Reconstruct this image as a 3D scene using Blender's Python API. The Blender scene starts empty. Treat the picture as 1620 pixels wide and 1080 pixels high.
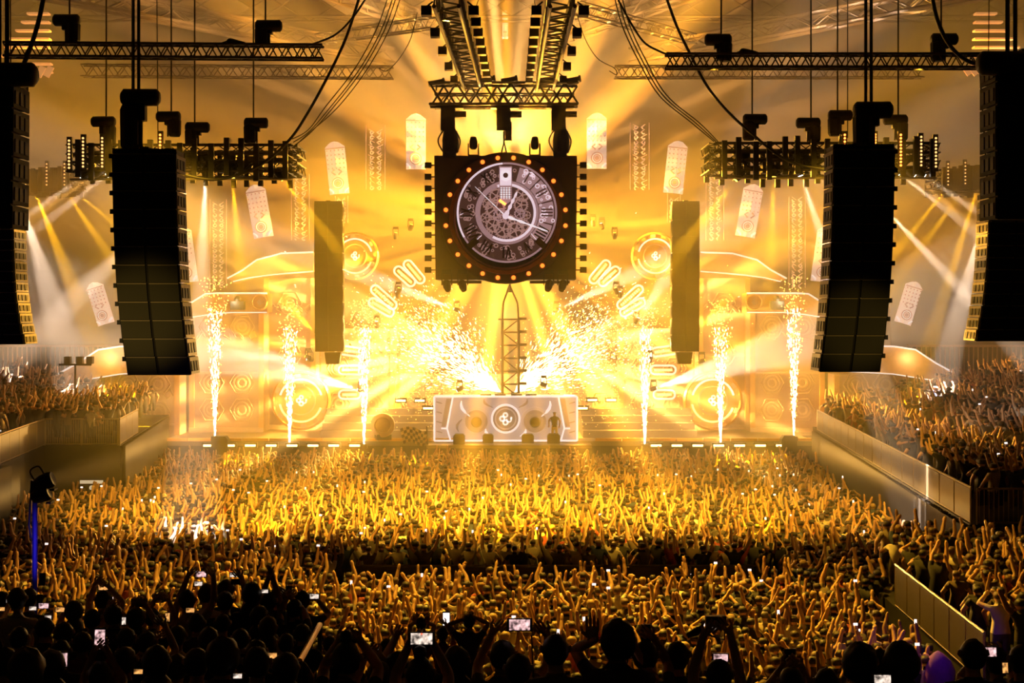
import bpy, math, random
import numpy as np
from mathutils import Vector, Matrix
S = bpy.context.scene; C = S.collection
R = math.radians; PI = math.pi
random.seed(7); np.random.seed(7)
ZC = 9.4                      # camera height above the arena floor, metres
def P(x, y, Y):               # photo pixel at depth Y -> point in the hall
    return Vector(((x-810)*Y/2250, Y, ZC-(y-490)*Y/2250))

# ------------------------------------------------------------ camera, world, exposure
cd = bpy.data.cameras.new('camera'); cam = bpy.data.objects.new('camera', cd); C.objects.link(cam)
cam.location = (0, 0, ZC); cam.rotation_euler = (PI/2, 0, 0)
cd.lens = 50; cd.sensor_width = 36; cd.shift_y = -50/1620; cd.clip_end = 400
S.camera = cam
S.view_settings.view_transform = 'Standard'; S.view_settings.look = 'None'
S.view_settings.gamma = 1; S.view_settings.use_curve_mapping = False
S.view_settings.exposure = 0.0
w = bpy.data.worlds.new('hall_dark'); S.world = w; w.use_nodes = True
w.node_tree.nodes['Background'].inputs[0].default_value = (1, .55, .2, 1)
w.node_tree.nodes['Background'].inputs[1].default_value = .004
S.cycles.use_denoising = True; S.cycles.max_bounces = 4; S.cycles.diffuse_bounces = 2
S.cycles.glossy_bounces = 2; S.cycles.volume_bounces = 0; S.cycles.sample_clamp_indirect = 3
S.cycles.caustics_reflective = False; S.cycles.caustics_refractive = False

WARM = (1, .52, .12); WHITE = (1, .76, .58); YEL = (1, .5, .005); ORG = (1, .38, .015); AMB = (1, .42, .03)
def spot(p, t, power, ang, col, blend=.4, r=.06, rays=0, name='spot_light'):
    l = bpy.data.lights.new(name, 'SPOT'); l.energy = power; l.spot_size = R(ang); l.spot_blend = blend
    l.color = col; l.shadow_soft_size = r
    if rays:      # a gobo wheel that splits the beam into thin rays
        l.use_nodes = True; nt = l.node_tree; N = nt.nodes; L = nt.links; em = N['Emission']
        tc = N.new('ShaderNodeTexCoord'); sp = N.new('ShaderNodeSeparateXYZ'); L.new(tc.outputs['Normal'], sp.inputs[0])
        d = N.new('ShaderNodeMath'); d.operation = 'DIVIDE'; L.new(sp.outputs['X'], d.inputs[0]); L.new(sp.outputs['Z'], d.inputs[1])
        m = N.new('ShaderNodeMath'); m.operation = 'MULTIPLY'; m.inputs[1].default_value = rays*PI/math.tan(R(ang/2)); L.new(d.outputs[0], m.inputs[0])
        c = N.new('ShaderNodeMath'); c.operation = 'COSINE'; L.new(m.outputs[0], c.inputs[0])
        mr = N.new('ShaderNodeMapRange'); mr.inputs[1].default_value = .1; mr.inputs[2].default_value = .9
        mr.inputs[3].default_value = .12; mr.inputs[4].default_value = 2.2; L.new(c.outputs[0], mr.inputs[0]); L.new(mr.outputs[0], em.inputs['Strength'])
    o = bpy.data.objects.new(name, l); C.objects.link(o); o.location = p
    o.rotation_euler = (Vector(t)-Vector(p)).to_track_quat('-Z', 'Y').to_euler(); return o
def burst(p, power, col, seed, scale=6, lo=.42, hi=.7, k=4, base=.1, r=.25, amin=None, amax=None):
    """a beam-wheel lamp: rays leave it at irregular angles around the hall's long axis"""
    l = bpy.data.lights.new('beam_wheel', 'POINT'); l.energy = power; l.color = col; l.shadow_soft_size = r
    l.use_nodes = True; nt = l.node_tree; N = nt.nodes; L = nt.links; em = N['Emission']
    tc = N.new('ShaderNodeTexCoord'); sp = N.new('ShaderNodeSeparateXYZ'); L.new(tc.outputs['Normal'], sp.inputs[0])
    at = N.new('ShaderNodeMath'); at.operation = 'ARCTAN2'; L.new(sp.outputs['X'], at.inputs[0]); L.new(sp.outputs['Z'], at.inputs[1])
    ad = N.new('ShaderNodeMath'); ad.operation = 'ADD'; ad.inputs[1].default_value = seed*7.3; L.new(at.outputs[0], ad.inputs[0])
    no = N.new('ShaderNodeTexNoise'); no.noise_dimensions = '1D'; no.inputs['Scale'].default_value = scale
    no.inputs['Detail'].default_value = 3; L.new(ad.outputs[0], no.inputs['W'])
    mr = N.new('ShaderNodeMapRange'); mr.inputs[1].default_value = lo; mr.inputs[2].default_value = hi
    mr.inputs[3].default_value = base; mr.inputs[4].default_value = k; L.new(no.outputs['Fac'], mr.inputs[0])
    out = mr.outputs[0]
    if amin is not None:      # barn doors: light only between two angles (0 = straight up, + = right)
        m2 = N.new('ShaderNodeMapRange'); m2.interpolation_type = 'SMOOTHSTEP'
        mid = (amin+amax)/2; half = (amax-amin)/2
        s1 = N.new('ShaderNodeMath'); s1.operation = 'SUBTRACT'; s1.inputs[1].default_value = R(mid); L.new(at.outputs[0], s1.inputs[0])
        ab = N.new('ShaderNodeMath'); ab.operation = 'ABSOLUTE'; L.new(s1.outputs[0], ab.inputs[0]); L.new(ab.outputs[0], m2.inputs[0])
        m2.inputs[1].default_value = R(half); m2.inputs[2].default_value = R(half*.6); m2.inputs[3].default_value = 0; m2.inputs[4].default_value = 1
        mu = N.new('ShaderNodeMath'); mu.operation = 'MULTIPLY'; L.new(out, mu.inputs[0]); L.new(m2.outputs[0], mu.inputs[1]); out = mu.outputs[0]
    L.new(out, em.inputs['Strength'])
    o = bpy.data.objects.new('beam_wheel', l); C.objects.link(o); o.location = p; return o
def point(p, power, col, r=.5):
    l = bpy.data.lights.new('glow_fill', 'POINT'); l.energy = power; l.color = col; l.shadow_soft_size = r
    o = bpy.data.objects.new('glow_fill', l); C.objects.link(o); o.location = p; return o

# big fans of rays from the stage
burst(P(800, 345, 82), 44000, AMB, 1, 9, lo=.5, hi=.68, base=0)
burst(P(800, 470, 83), 2500, ORG, 2, 14, lo=.45, hi=.7, base=.2)
burst(P(700, 560, 81), 22000, WARM, 3, 14, lo=.52, hi=.66, base=0, amin=-150, amax=-40)
burst(P(905, 560, 81), 22000, WARM, 4, 14, lo=.52, hi=.66, base=0, amin=40, amax=150)
burst(P(800, 230, 77), 30000, (1, .52, .14), 6, 12, lo=.52, hi=.68, base=0, amin=-100, amax=100)
point(P(760, 565, 82), 900, (1, .6, .2)); point(P(846, 565, 82), 900, (1, .6, .2)); point(P(800, 500, 83), 1500, (1, .66, .25))  # bare point lights added for the sparks' glow in the haze
for px in (340, 460, 577, 1020, 1140, 1255): point(P(px, 640, 78.3), 220, (1, .6, .25), .3)  # added lights standing in for each fountain's own glow
# (apex px, apex py, toward px, py, depth, power, spread, colour, rays): beams that stand out in the haze
BK = 60
BEAMS = [
 (627, 458, 600, 350, 80, 3500, 13, WHITE, 2), (980, 458, 972, 330, 80, 3500, 13, WHITE, 2),
 (627, 365, 640, 250, 82, 1500, 9, YEL, 2), (652, 352, 680, 250, 82, 1200, 7, YEL, 1),
 (972, 365, 965, 250, 82, 1500, 9, YEL, 2), (950, 350, 920, 240, 82, 2500, 10, WHITE, 3), (937, 345, 925, 260, 82, 1500, 7, YEL, 1),
 (632, 452, 655, 330, 79, 1400, 8, YEL, 2), (972, 452, 935, 350, 79, 1400, 8, YEL, 2),
 (573, 558, 545, 400, 79, 3600, 12, WHITE, 2), (1012, 500, 1080, 400, 79, 3600, 22, WHITE, 4), (595, 505, 575, 400, 79, 2600, 14, WHITE, 2), (1030, 560, 1060, 440, 79, 3000, 14, WHITE, 3),
 (563, 615, 400, 570, 79, 4500, 22, WHITE, 4), (1042, 612, 1200, 560, 79, 4500, 22, WHITE, 4),
 (497, 525, 400, 420, 79, 2400, 22, YEL, 4), (1107, 520, 1210, 400, 79, 2400, 22, YEL, 4),
 (482, 568, 330, 560, 79, 2600, 12, WHITE, 3), (480, 562, 330, 500, 79, 2200, 12, YEL, 3), (1118, 568, 1290, 500, 79, 2200, 14, YEL, 3),
 (715, 487, 590, 440, 81, 3500, 14, WHITE, 3), (888, 487, 1010, 430, 81, 3500, 14, WHITE, 3),
 (720, 620, 560, 720, 79, 2800, 10, (1, .6, .5), 2), (868, 612, 1040, 690, 79, 2800, 10, (1, .6, .5), 2),
 (700, 540, 420, 420, 82, 3000, 20, WARM, 5), (905, 540, 1180, 420, 82, 3000, 20, WARM, 5),
 # under the two light pods
 (125, 284, 30, 350, 50, 700, 7, WHITE, 1), (143, 281, 70, 330, 50, 700, 7, WARM, 1), (166, 280, 60, 360, 50, 800, 8, WHITE, 2),
 (325, 286, 320, 400, 50, 1000, 12, WHITE, 3), (368, 286, 378, 400, 50, 1400, 9, YEL, 2), (451, 287, 500, 350, 50, 900, 10, YEL, 2),
 (1161, 288, 1120, 340, 50, 900, 12, YEL, 2), (1224, 284, 1220, 400, 50, 1400, 9, YEL, 2), (1268, 282, 1310, 400, 50, 1200, 10, WHITE, 2),
 (1427, 277, 1520, 350, 50, 800, 7, WHITE, 1), (1450, 281, 1530, 350, 50, 700, 7, WARM, 1), (1466, 281, 1560, 345, 50, 800, 8, WHITE, 2),
 # far pods at the sides
 (57, 308, 110, 440, 72, 2200, 10, YEL, 2), (108, 308, 170, 400, 72, 1500, 9, YEL, 2), (128, 310, 200, 370, 72, 1000, 6, YEL, 1), (35, 325, 90, 500, 72, 1200, 16, WHITE, 4),
 (1545, 303, 1490, 480, 72, 2600, 7, YEL, 2), (1492, 305, 1440, 370, 72, 1200, 7, YEL, 1), (1520, 308, 1450, 400, 72, 1200, 8, YEL, 2), (1552, 360, 1500, 560, 72, 1200, 14, WHITE, 4),
 (300, 300, 110, 480, 72, 2200, 10, WHITE, 3), (1400, 330, 1560, 500, 72, 2400, 8, WHITE, 3),
]
for ax, ay, tx, ty, Y, pw, an, col, rays in BEAMS:
    spot(P(ax, ay, Y), P(tx, ty, Y), pw*(BK if Y > 78 else (150 if Y > 60 else 120)), an, col, rays=rays)
# soft amber columns that slant through the hall from lamps above the stage
rb = random.Random(3)
for k in range(22):
    x = 250+k*53
    spot(P(x, -40, 78), P(x+(x-805)*-.25+rb.uniform(-60, 60), 560, 74), rb.uniform(1500, 5000), rb.uniform(3, 6), ORG, .8)
# added washes over the floor, without fixtures, that light the crowd
for x, t, pw in [(-13, -10, 4200), (-6.5, -3, 4800), (6.5, 3, 4800), (13, 8, 4200)]:
    spot((x, 45, 17.0), (t, 55, 1.5), pw*9, 56, (1, .52, .03), .9, .25)
for x, t in [(-11, -12), (-4, -5), (4, 4), (11, 11)]:
    spot((x, 38, 17.5), (t, 62, 1.5), 7000, 44, (1, .53, .035), .9, .2)
for x, t in [(-2.6, -11), (-2.1, -4), (2.0, 3), (2.5, 9)]:
    spot((x, 46, 18.7), (t, 35, 1), 26000, 56, (1, .52, .03), .9, .25)
spot((0, 64.5, 16.6), (0, 52, 1), 9000, 70, (1, .53, .035), .9, .3)
spot((-4, 40, 17), (24, 62, 5), 16000, 16, (1, .8, .6), .8, .1)
spot((-13, 17, 7), (-8.15, 31, 9.3), 1700, 11, (1, .62, .1), .9, .1)  # low spot added so the left array's seams show
spot((13, 17, 7), (7.6, 31, 9.0), 900, 9, (1, .62, .1), .9, .1)  # weaker added spot for the right array's seams
# wash on the stage set
for x in (-18, -10, 10, 18):
    spot((x, 74, 3.0), (x*1.0, 88, 8), 1100, 80, (1, .45, .17), .9, .3)

# ------------------------------------------------------------ helpers
def mat(name, col, rough=.6, metal=0, emit=None, es=0, noise=0, scale=8):
    m = bpy.data.materials.new(name); m.use_nodes = True; nt = m.node_tree; b = nt.nodes['Principled BSDF']
    b.inputs['Base Color'].default_value = (*col, 1); b.inputs['Roughness'].default_value = rough; b.inputs['Metallic'].default_value = metal
    if emit: b.inputs['Emission Color'].default_value = (*emit, 1); b.inputs['Emission Strength'].default_value = es
    if noise:
        tc = nt.nodes.new('ShaderNodeTexCoord'); n = nt.nodes.new('ShaderNodeTexNoise'); n.inputs['Scale'].default_value = scale
        nt.links.new(tc.outputs['Object'], n.inputs['Vector'])
        mx = nt.nodes.new('ShaderNodeMix'); mx.data_type = 'RGBA'
        mx.inputs[6].default_value = (*[c*(1-noise) for c in col], 1); mx.inputs[7].default_value = (*[min(1, c*(1+noise)) for c in col], 1)
        nt.links.new(n.outputs['Fac'], mx.inputs[0]); nt.links.new(mx.outputs[2], b.inputs['Base Color'])
        bp = nt.nodes.new('ShaderNodeBump'); bp.inputs['Strength'].default_value = .15
        nt.links.new(n.outputs['Fac'], bp.inputs['Height']); nt.links.new(bp.outputs[0], b.inputs['Normal'])
    m.cycles.emission_sampling = 'NONE'
    return m
M = dict(
 black=mat('black_paint', (.012, .011, .01), .55, noise=.3), cab=mat('cabinet_black', (.02, .018, .016), .7, noise=.3, scale=20),
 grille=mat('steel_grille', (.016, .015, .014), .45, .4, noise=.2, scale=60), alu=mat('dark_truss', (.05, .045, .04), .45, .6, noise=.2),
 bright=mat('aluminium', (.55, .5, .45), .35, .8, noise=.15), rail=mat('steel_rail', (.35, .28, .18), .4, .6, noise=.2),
 rig=mat('side_rigging', (.3, .25, .2), .5, .3, noise=.15), infill=mat('barrier_sheet', (.09, .07, .045), .5, .3, noise=.2), floor=mat('arena_floor', (.05, .045, .04), .7, noise=.3, scale=2),
 wall=mat('hall_wall', (.16, .11, .07), .85, noise=.25, scale=1), ceil=mat('roof_deck', (.12, .08, .05), .85, noise=.25, scale=1),
 drape=mat('black_drape', (.014, .012, .01), .6, noise=.3), deck=mat('stage_deck', (.25, .2, .15), .5, noise=.2),
 stage=mat('set_panel', (.62, .4, .3), .6, noise=.12, scale=1.5), set2=mat('set_relief', (.75, .52, .38), .5, noise=.15, scale=4),
 gold=mat('gold_trim', (.85, .5, .15), .4, .6, noise=.15), roof=mat('set_roof', (.7, .38, .14), .5, .2, noise=.2, scale=5),
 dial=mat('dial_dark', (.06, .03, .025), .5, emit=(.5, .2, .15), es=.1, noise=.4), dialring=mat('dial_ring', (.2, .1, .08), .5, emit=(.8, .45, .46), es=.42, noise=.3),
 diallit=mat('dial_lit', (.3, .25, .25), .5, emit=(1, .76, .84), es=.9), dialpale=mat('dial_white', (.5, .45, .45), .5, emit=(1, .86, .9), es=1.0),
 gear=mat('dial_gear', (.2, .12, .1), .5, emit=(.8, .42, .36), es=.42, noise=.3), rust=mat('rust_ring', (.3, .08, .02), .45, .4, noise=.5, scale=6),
 box=mat('clock_box', (.06, .032, .012), .7, noise=.3, scale=3), bulb=mat('amber_bulb', (1, .5, .2), .4, emit=(1, .2, .02), es=2.4),
 bulbhot=mat('warm_bulb', (1, .8, .6), .4, emit=(1, .5, .16), es=2), bulbo=mat('orange_bulb', (1, .4, .1), .4, emit=(1, .2, .03), es=7),
 banner=mat('banner_screen', (.5, .45, .42), .5, emit=(1, .66, .55), es=.55, noise=.1), bannerdk=mat('banner_print', (.3, .2, .18), .5, emit=(.8, .36, .24), es=.35),
 bannerhi=mat('banner_bright', (.6, .6, .6), .5, emit=(1, .82, .78), es=.8),
 lace=mat('lace_lights', (.6, .4, .3), .5, emit=(1, .6, .4), es=.5), strobe=mat('strobe_tube', (1, .9, .7), .4, emit=(1, .62, .2), es=9),
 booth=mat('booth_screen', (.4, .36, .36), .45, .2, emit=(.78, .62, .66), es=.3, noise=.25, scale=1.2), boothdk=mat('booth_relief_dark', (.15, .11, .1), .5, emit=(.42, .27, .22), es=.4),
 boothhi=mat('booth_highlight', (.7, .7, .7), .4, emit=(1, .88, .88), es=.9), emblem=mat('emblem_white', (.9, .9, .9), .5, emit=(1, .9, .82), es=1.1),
 spark=mat('spark_yellow', (1, .7, .3), .5, emit=(1, .55, .12), es=4), sparkhot=mat('spark_white', (1, .9, .7), .5, emit=(1, .86, .5), es=8),
 slat=mat('lit_slat', (.8, .4, .2), .5, emit=(1, .42, .14), es=.5), lamp_y=mat('lens_yellow', (1, .8, .2), .3, emit=(1, .62, .05), es=10),
 lamp_w=mat('lens_white', (1, 1, 1), .3, emit=(1, .9, .85), es=10), cable=mat('rubber_cable', (.01, .009, .008), .6),
 blue=mat('blue_lit_pole', (.05, .04, .3), .5, .2, noise=.1), purple=mat('purple_cloth', (.22, .05, .4), .7, noise=.2),
 flag=mat('pale_cloth', (.6, .45, .3), .8, noise=.4), sign=mat('lit_sign', (.8, .8, .7), .5, emit=(1, .8, .5), es=.5), window=mat('lit_window', (1, .8, .5), .4, emit=(1, .66, .2), es=1.6),
 phonebody=mat('phone_shell', (.015, .015, .018), .3), hair=mat('dark_hair', (.02, .014, .01), .55, noise=.4, scale=30),
 screen=mat('phone_screen', (.8, .7, .6), .3, emit=(1, .8, .66), es=.75), screeno=mat('phone_screen_amber', (.8, .5, .2), .3, emit=(1, .45, .12), es=.8),
 screenp=mat('phone_screen_pink', (.8, .6, .7), .3, emit=(1, .6, .6), es=.8), red=mat('record_dot', (1, .1, .05), .4, emit=(1, .08, .03), es=3),
 skin=mat('skin', (.5, .27, .16), .55), blueshirt=mat('blue_shirt', (.04, .04, .25), .8), led=mat('crowd_screen', (1, .9, .85), .4, emit=(1, .82, .75), es=1.6),
)
for _n in ('screen', 'screeno', 'screenp'):
    nt = M[_n].node_tree; b = nt.nodes['Principled BSDF']; tc = nt.nodes.new('ShaderNodeTexCoord'); n = nt.nodes.new('ShaderNodeTexNoise'); n.inputs['Scale'].default_value = 26
    nt.links.new(tc.outputs['Object'], n.inputs['Vector']); mr = nt.nodes.new('ShaderNodeMapRange'); mr.inputs[1].default_value = .38; mr.inputs[2].default_value = .66; mr.inputs[3].default_value = .08; mr.inputs[4].default_value = 1.5
    nt.links.new(n.outputs['Fac'], mr.inputs[0]); nt.links.new(mr.outputs[0], b.inputs['Emission Strength'])
class MB:
    def __init__(s): s.v = []; s.f = []; s.mi = []
    def add(s, v, f, mi=0):
        n = len(s.v); s.v += [tuple(p) for p in v]; s.f += [tuple(i+n for i in q) for q in f]; s.mi += [mi]*len(f); return s
    def box(s, a, b, mi=0, mx=None):
        x0, y0, z0 = a; x1, y1, z1 = b
        v = [Vector((x, y, z)) for x in (x0, x1) for y in (y0, y1) for z in (z0, z1)]
        if mx is not None: v = [mx @ p for p in v]
        return s.add(v, [(0, 1, 3, 2), (4, 6, 7, 5), (0, 4, 5, 1), (2, 3, 7, 6), (0, 2, 6, 4), (1, 5, 7, 3)], mi)
    def tube(s, pts, r, n=5, mi=0, cap=True, flat=1):
        pts = [Vector(p) for p in pts]; k = len(pts); rs = r if isinstance(r, (list, tuple)) else [r]*k; v = []; up = None
        for i in range(k):
            d = (pts[min(i+1, k-1)]-pts[max(i-1, 0)]); d = d.normalized() if d.length > 1e-9 else Vector((0, 0, 1))
            if up is None: up = Vector((0, 0, 1)) if abs(d.z) < .9 else Vector((0, 1, 0))
            a = d.cross(up).normalized(); b = a.cross(d); up = b
            for j in range(n):
                t = 2*PI*j/n; v.append(pts[i]+(a*math.cos(t)+b*math.sin(t)*flat)*rs[i])
        f = [(i*n+j, i*n+(j+1) % n, (i+1)*n+(j+1) % n, (i+1)*n+j) for i in range(k-1) for j in range(n)]
        if cap: f += [tuple(range(n))[::-1], tuple((k-1)*n+j for j in range(n))]
        return s.add(v, f, mi)
    def lathe(s, prof, n=24, mi=0, mx=None, ax='Z'):   # prof: (radius, height)
        v = []
        for r, h in prof:
            for j in range(n):
                t = 2*PI*j/n; p = Vector((r*math.cos(t), r*math.sin(t), h))
                if ax == 'Y': p = Vector((p.x, -h, p.y))        # height runs toward the camera
                v.append(mx @ p if mx is not None else p)
        k = len(prof)
        f = [(i*n+j, i*n+(j+1) % n, (i+1)*n+(j+1) % n, (i+1)*n+j) for i in range(k-1) for j in range(n)]
        f += [tuple(range(n))[::-1], tuple((k-1)*n+j for j in range(n))]
        return s.add(v, f, mi)
    def ring(s, c, r0, r1, y0, y1, n=32, mi=0, a0=0, a1=2*PI):  # flat annulus facing the camera
        full = abs(a1-a0-2*PI) < 1e-6; v = []; c = Vector(c); m = n if full else n+1
        for i in range(m):
            t = a0+(a1-a0)*i/n; ct, st = math.cos(t), math.sin(t)
            for r, y in ((r0, y0), (r1, y0), (r1, y1), (r0, y1)): v.append(c+Vector((r*ct, y, r*st)))
        f = []
        for i in range(n):
            j = (i+1) % m
            for q in range(4): f.append((i*4+q, i*4+(q+1) % 4, j*4+(q+1) % 4, j*4+q))
        if not full: f += [(0, 3, 2, 1), (n*4, n*4+1, n*4+2, n*4+3)]
        return s.add(v, f, mi)
    def prism(s, poly, y0, y1, mi=0, mx=None):     # polygon in XZ extruded along Y
        n = len(poly); v = [Vector((x, y0, z)) for x, z in poly]+[Vector((x, y1, z)) for x, z in poly]
        if mx is not None: v = [mx @ p for p in v]
        return s.add(v, [tuple(range(n)), tuple(range(2*n-1, n-1, -1))]+[(i, (i+1) % n, (i+1) % n+n, i+n)[::-1] for i in range(n)], mi)
    def mesh(s, name, mats, smooth=False):
        me = bpy.data.meshes.new(name); me.from_pydata(s.v, [], s.f)
        for m in (mats if isinstance(mats, (list, tuple)) else [mats]): me.materials.append(M[m] if isinstance(m, str) else m)
        me.polygons.foreach_set('material_index', s.mi)
        if smooth: me.polygons.foreach_set('use_smooth', [True]*len(s.f))
        me.update(); return me
    def build(s, name, mats, parent=None, loc=None, smooth=False):
        return link(name, s.mesh(name, mats, smooth), parent, loc)
def link(name, me, parent=None, loc=None, rot=None):
    o = bpy.data.objects.new(name, me); C.objects.link(o)
    if loc is not None: o.location = loc
    if rot is not None: o.rotation_euler = rot
    if parent: o.parent = parent
    return o
def spline(pts, n=8):
    out = []; q = [pts[0]]+list(pts)+[pts[-1]]
    for i in range(1, len(q)-2):
        for j in range(n):
            u = j/n; a, b, c_, d = q[i-1], q[i], q[i+1], q[i+2]
            out.append(.5*((2*b)+(c_-a)*u+(2*a-5*b+4*c_-d)*u*u+(3*b-a-3*c_+d)*u**3))
    return out+[pts[-1]]
def tag(o, label=None, cat=None, group=None, kind=None):
    if label: o['label'] = label
    if cat: o['category'] = cat
    if group: o['group'] = group
    if kind: o['kind'] = kind
    return o
def thing(name, label, cat, loc=(0, 0, 0), rz=0, group=None):
    o = bpy.data.objects.new(name, None); C.objects.link(o); o.empty_display_size = .2
    o.location = loc; o.rotation_euler = (0, 0, rz); return tag(o, label, cat, group)
def copy_tree(o, parent=None):
    c = o.copy(); C.objects.link(c); c.parent = parent
    for ch in list(o.children): copy_tree(ch, c)
    return c
def side(px): return 'left' if px < 805 else 'right'
MX = 802                       # the set is mirrored about this photo column
def pal(x): return 2*MX-x
TRI = Matrix.Identity(4)

# ------------------------------------------------------------ the hall
def struct(name, mb, m): return tag(mb.build(name, m), kind='structure')
struct('floor', MB().box((-45, 5, -.3), (45, 97, 0)), 'floor')
struct('wall_back', MB().box((-45, 97, -.3), (45, 97.5, 31)), 'wall')
struct('wall_left', MB().box((-45.5, 5, -.3), (-45, 97.5, 31)), 'wall')
struct('wall_right', MB().box((45, 5, -.3), (45.5, 97.5, 31)), 'wall')
struct('ceiling', MB().box((-45.5, 5, 31), (45.5, 97.5, 31.4)), 'ceil')
def lattice(mb, A, B, w, bays, r=.05, br=.03, up=Vector((0, 0, 1)), chords=True):
    """box truss between A and B: returns nothing, adds chords and zigzag braces"""
    A = Vector(A); B = Vector(B); d = (B-A).normalized(); s = d.cross(up).normalized(); u = s.cross(d).normalized()
    cs = [(s*a+u*b)*w/2 for a, b in ((-1, -1), (1, -1), (1, 1), (-1, 1))]
    if chords:
        for c in cs: mb.tube([A+c, B+c], r, 5)
    for q in range(4):
        a, b = cs[q], cs[(q+1) % 4]
        for i in range(bays):
            p0 = A.lerp(B, i/bays); p1 = A.lerp(B, (i+1)/bays)
            mb.tube([p0+(a if i % 2 else b), p1+(b if i % 2 else a)], br, 4)
def truss(name, label, A, B, w, bays, m='alu', r=.05, br=.03, pieces=False, group=None):
    A = Vector(A); B = Vector(B); t = thing(name, label, 'truss', A, group=group); L = B-A; up = Vector((0, 0, 1))
    if abs(L.normalized().z) > .9: up = Vector((0, 1, 0))
    d = L.normalized(); s = d.cross(up).normalized(); u = s.cross(d).normalized()
    cs = [(s*a+u*b)*w/2 for a, b in ((-1, -1), (1, -1), (1, 1), (-1, 1))]
    cm = MB().tube([(0, 0, 0), L], r, 6).mesh('chord', m)
    for c in cs: link('chord', cm, t, c)
    if pieces:
        e = L/bays; ms = {}
        for q in (0, 1, 2, 3):
            a, b = cs[q], cs[(q+1) % 4]
            for i in range(bays):
                k = (q, i % 2)
                if k not in ms: ms[k] = MB().tube([(a if i % 2 else b), e+(b if i % 2 else a)], br, 4).mesh('brace', m)
                link('brace', ms[k], t, e*i)
    else:
        mb = MB(); lattice(mb, (0, 0, 0), L, w, bays, r, br, up, False); tag(mb.build('lacing', m, t), kind='stuff')
    return t
# roof steel, fading in the haze
for k, (Y, z) in enumerate(((60, 27.5), (70, 28), (80, 28.3), (90, 28.6))):
    mb = MB(); lattice(mb, (-44, Y, z), (44, Y, z), 1.6, 34, .09, .05); tag(mb.build('trim_%d' % (k+1), 'ceil'), kind='structure')
for k, sx in enumerate((-1, 1)):
    mb = MB()
    for a, b, z in ((8, 40, 26), (14, 44, 27), (3, 22, 27.2)):
        lattice(mb, (sx*a, 93, z), (sx*b, 55, z), .9, 30, .1, .05)
    tag(mb.build('trim_%d' % (k+5), 'ceil'), kind='structure')
# high balconies at the back corners with rows of lit slats
for sx, nm in ((-1, 'left'), (1, 'right')):
    t = thing('balcony', 'upper balcony with louvred front in the far %s corner behind the terrace crowd' % nm, 'balcony', (sx*31, 92, 0))
    MB().box((-6, -2, 4.8), (10 if sx > 0 else 6, 4, 5.1)).build('floor_slab', 'wall', t)
    MB().box((-6, 1.8, 5.1), (8, 2, 12)).build('back_panel', 'wall', t)
    sm = MB().box((-.03, -.05, 0), (.03, .05, 2.0)).mesh('slat', 'set2')
    for i in range(44): link('slat', sm, t, (-6+i*.3, -2, 5.1))
    MB().box((-6, -2.15, 7.05), (8, -1.95, 7.2)).build('top_rail', 'set2', t)
for sx, nm in ((-1, 'left'), (1, 'right')):
    t = thing('lit_louvre', 'stack of amber lit louvre slats high in the %s corner of the roof' % nm, 'light', P(810+sx*785, 60, 80))
    for i in range(8):
        L = 1.2+.35*i; d = Vector((sx*.3, .9, .03*i))
        MB().box((-L/2, 0, -.05), (L/2, .5, .05)).build('slat', 'slat', t, Vector((sx*(-1.2+i*.25), i*.3, 1.4-i*.42)))
t = thing('ceiling_lamp', 'pair of small amber lit panels under the roof left of the long truss', 'light', P(64, 113, 75))
for i in range(2): MB().box((-.16, 0, -.3), (.16, .1, .3), mx=Matrix.Shear('XY', 4, (0, 0)) @ Matrix.Rotation(R(28), 4, 'Y')).build('panel', 'slat', t, (i*.42, 0, 0))
t = thing('ceiling_lamp', 'pair of small amber lit panels under the roof at the end of the right truss', 'light', P(1530, 112, 75))
for i in range(2): MB().box((-.13, 0, -.25), (.13, .1, .25), mx=Matrix.Rotation(R(-35), 4, 'Y')).build('panel', 'slat', t, (i*.36, 0, 0))

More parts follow.
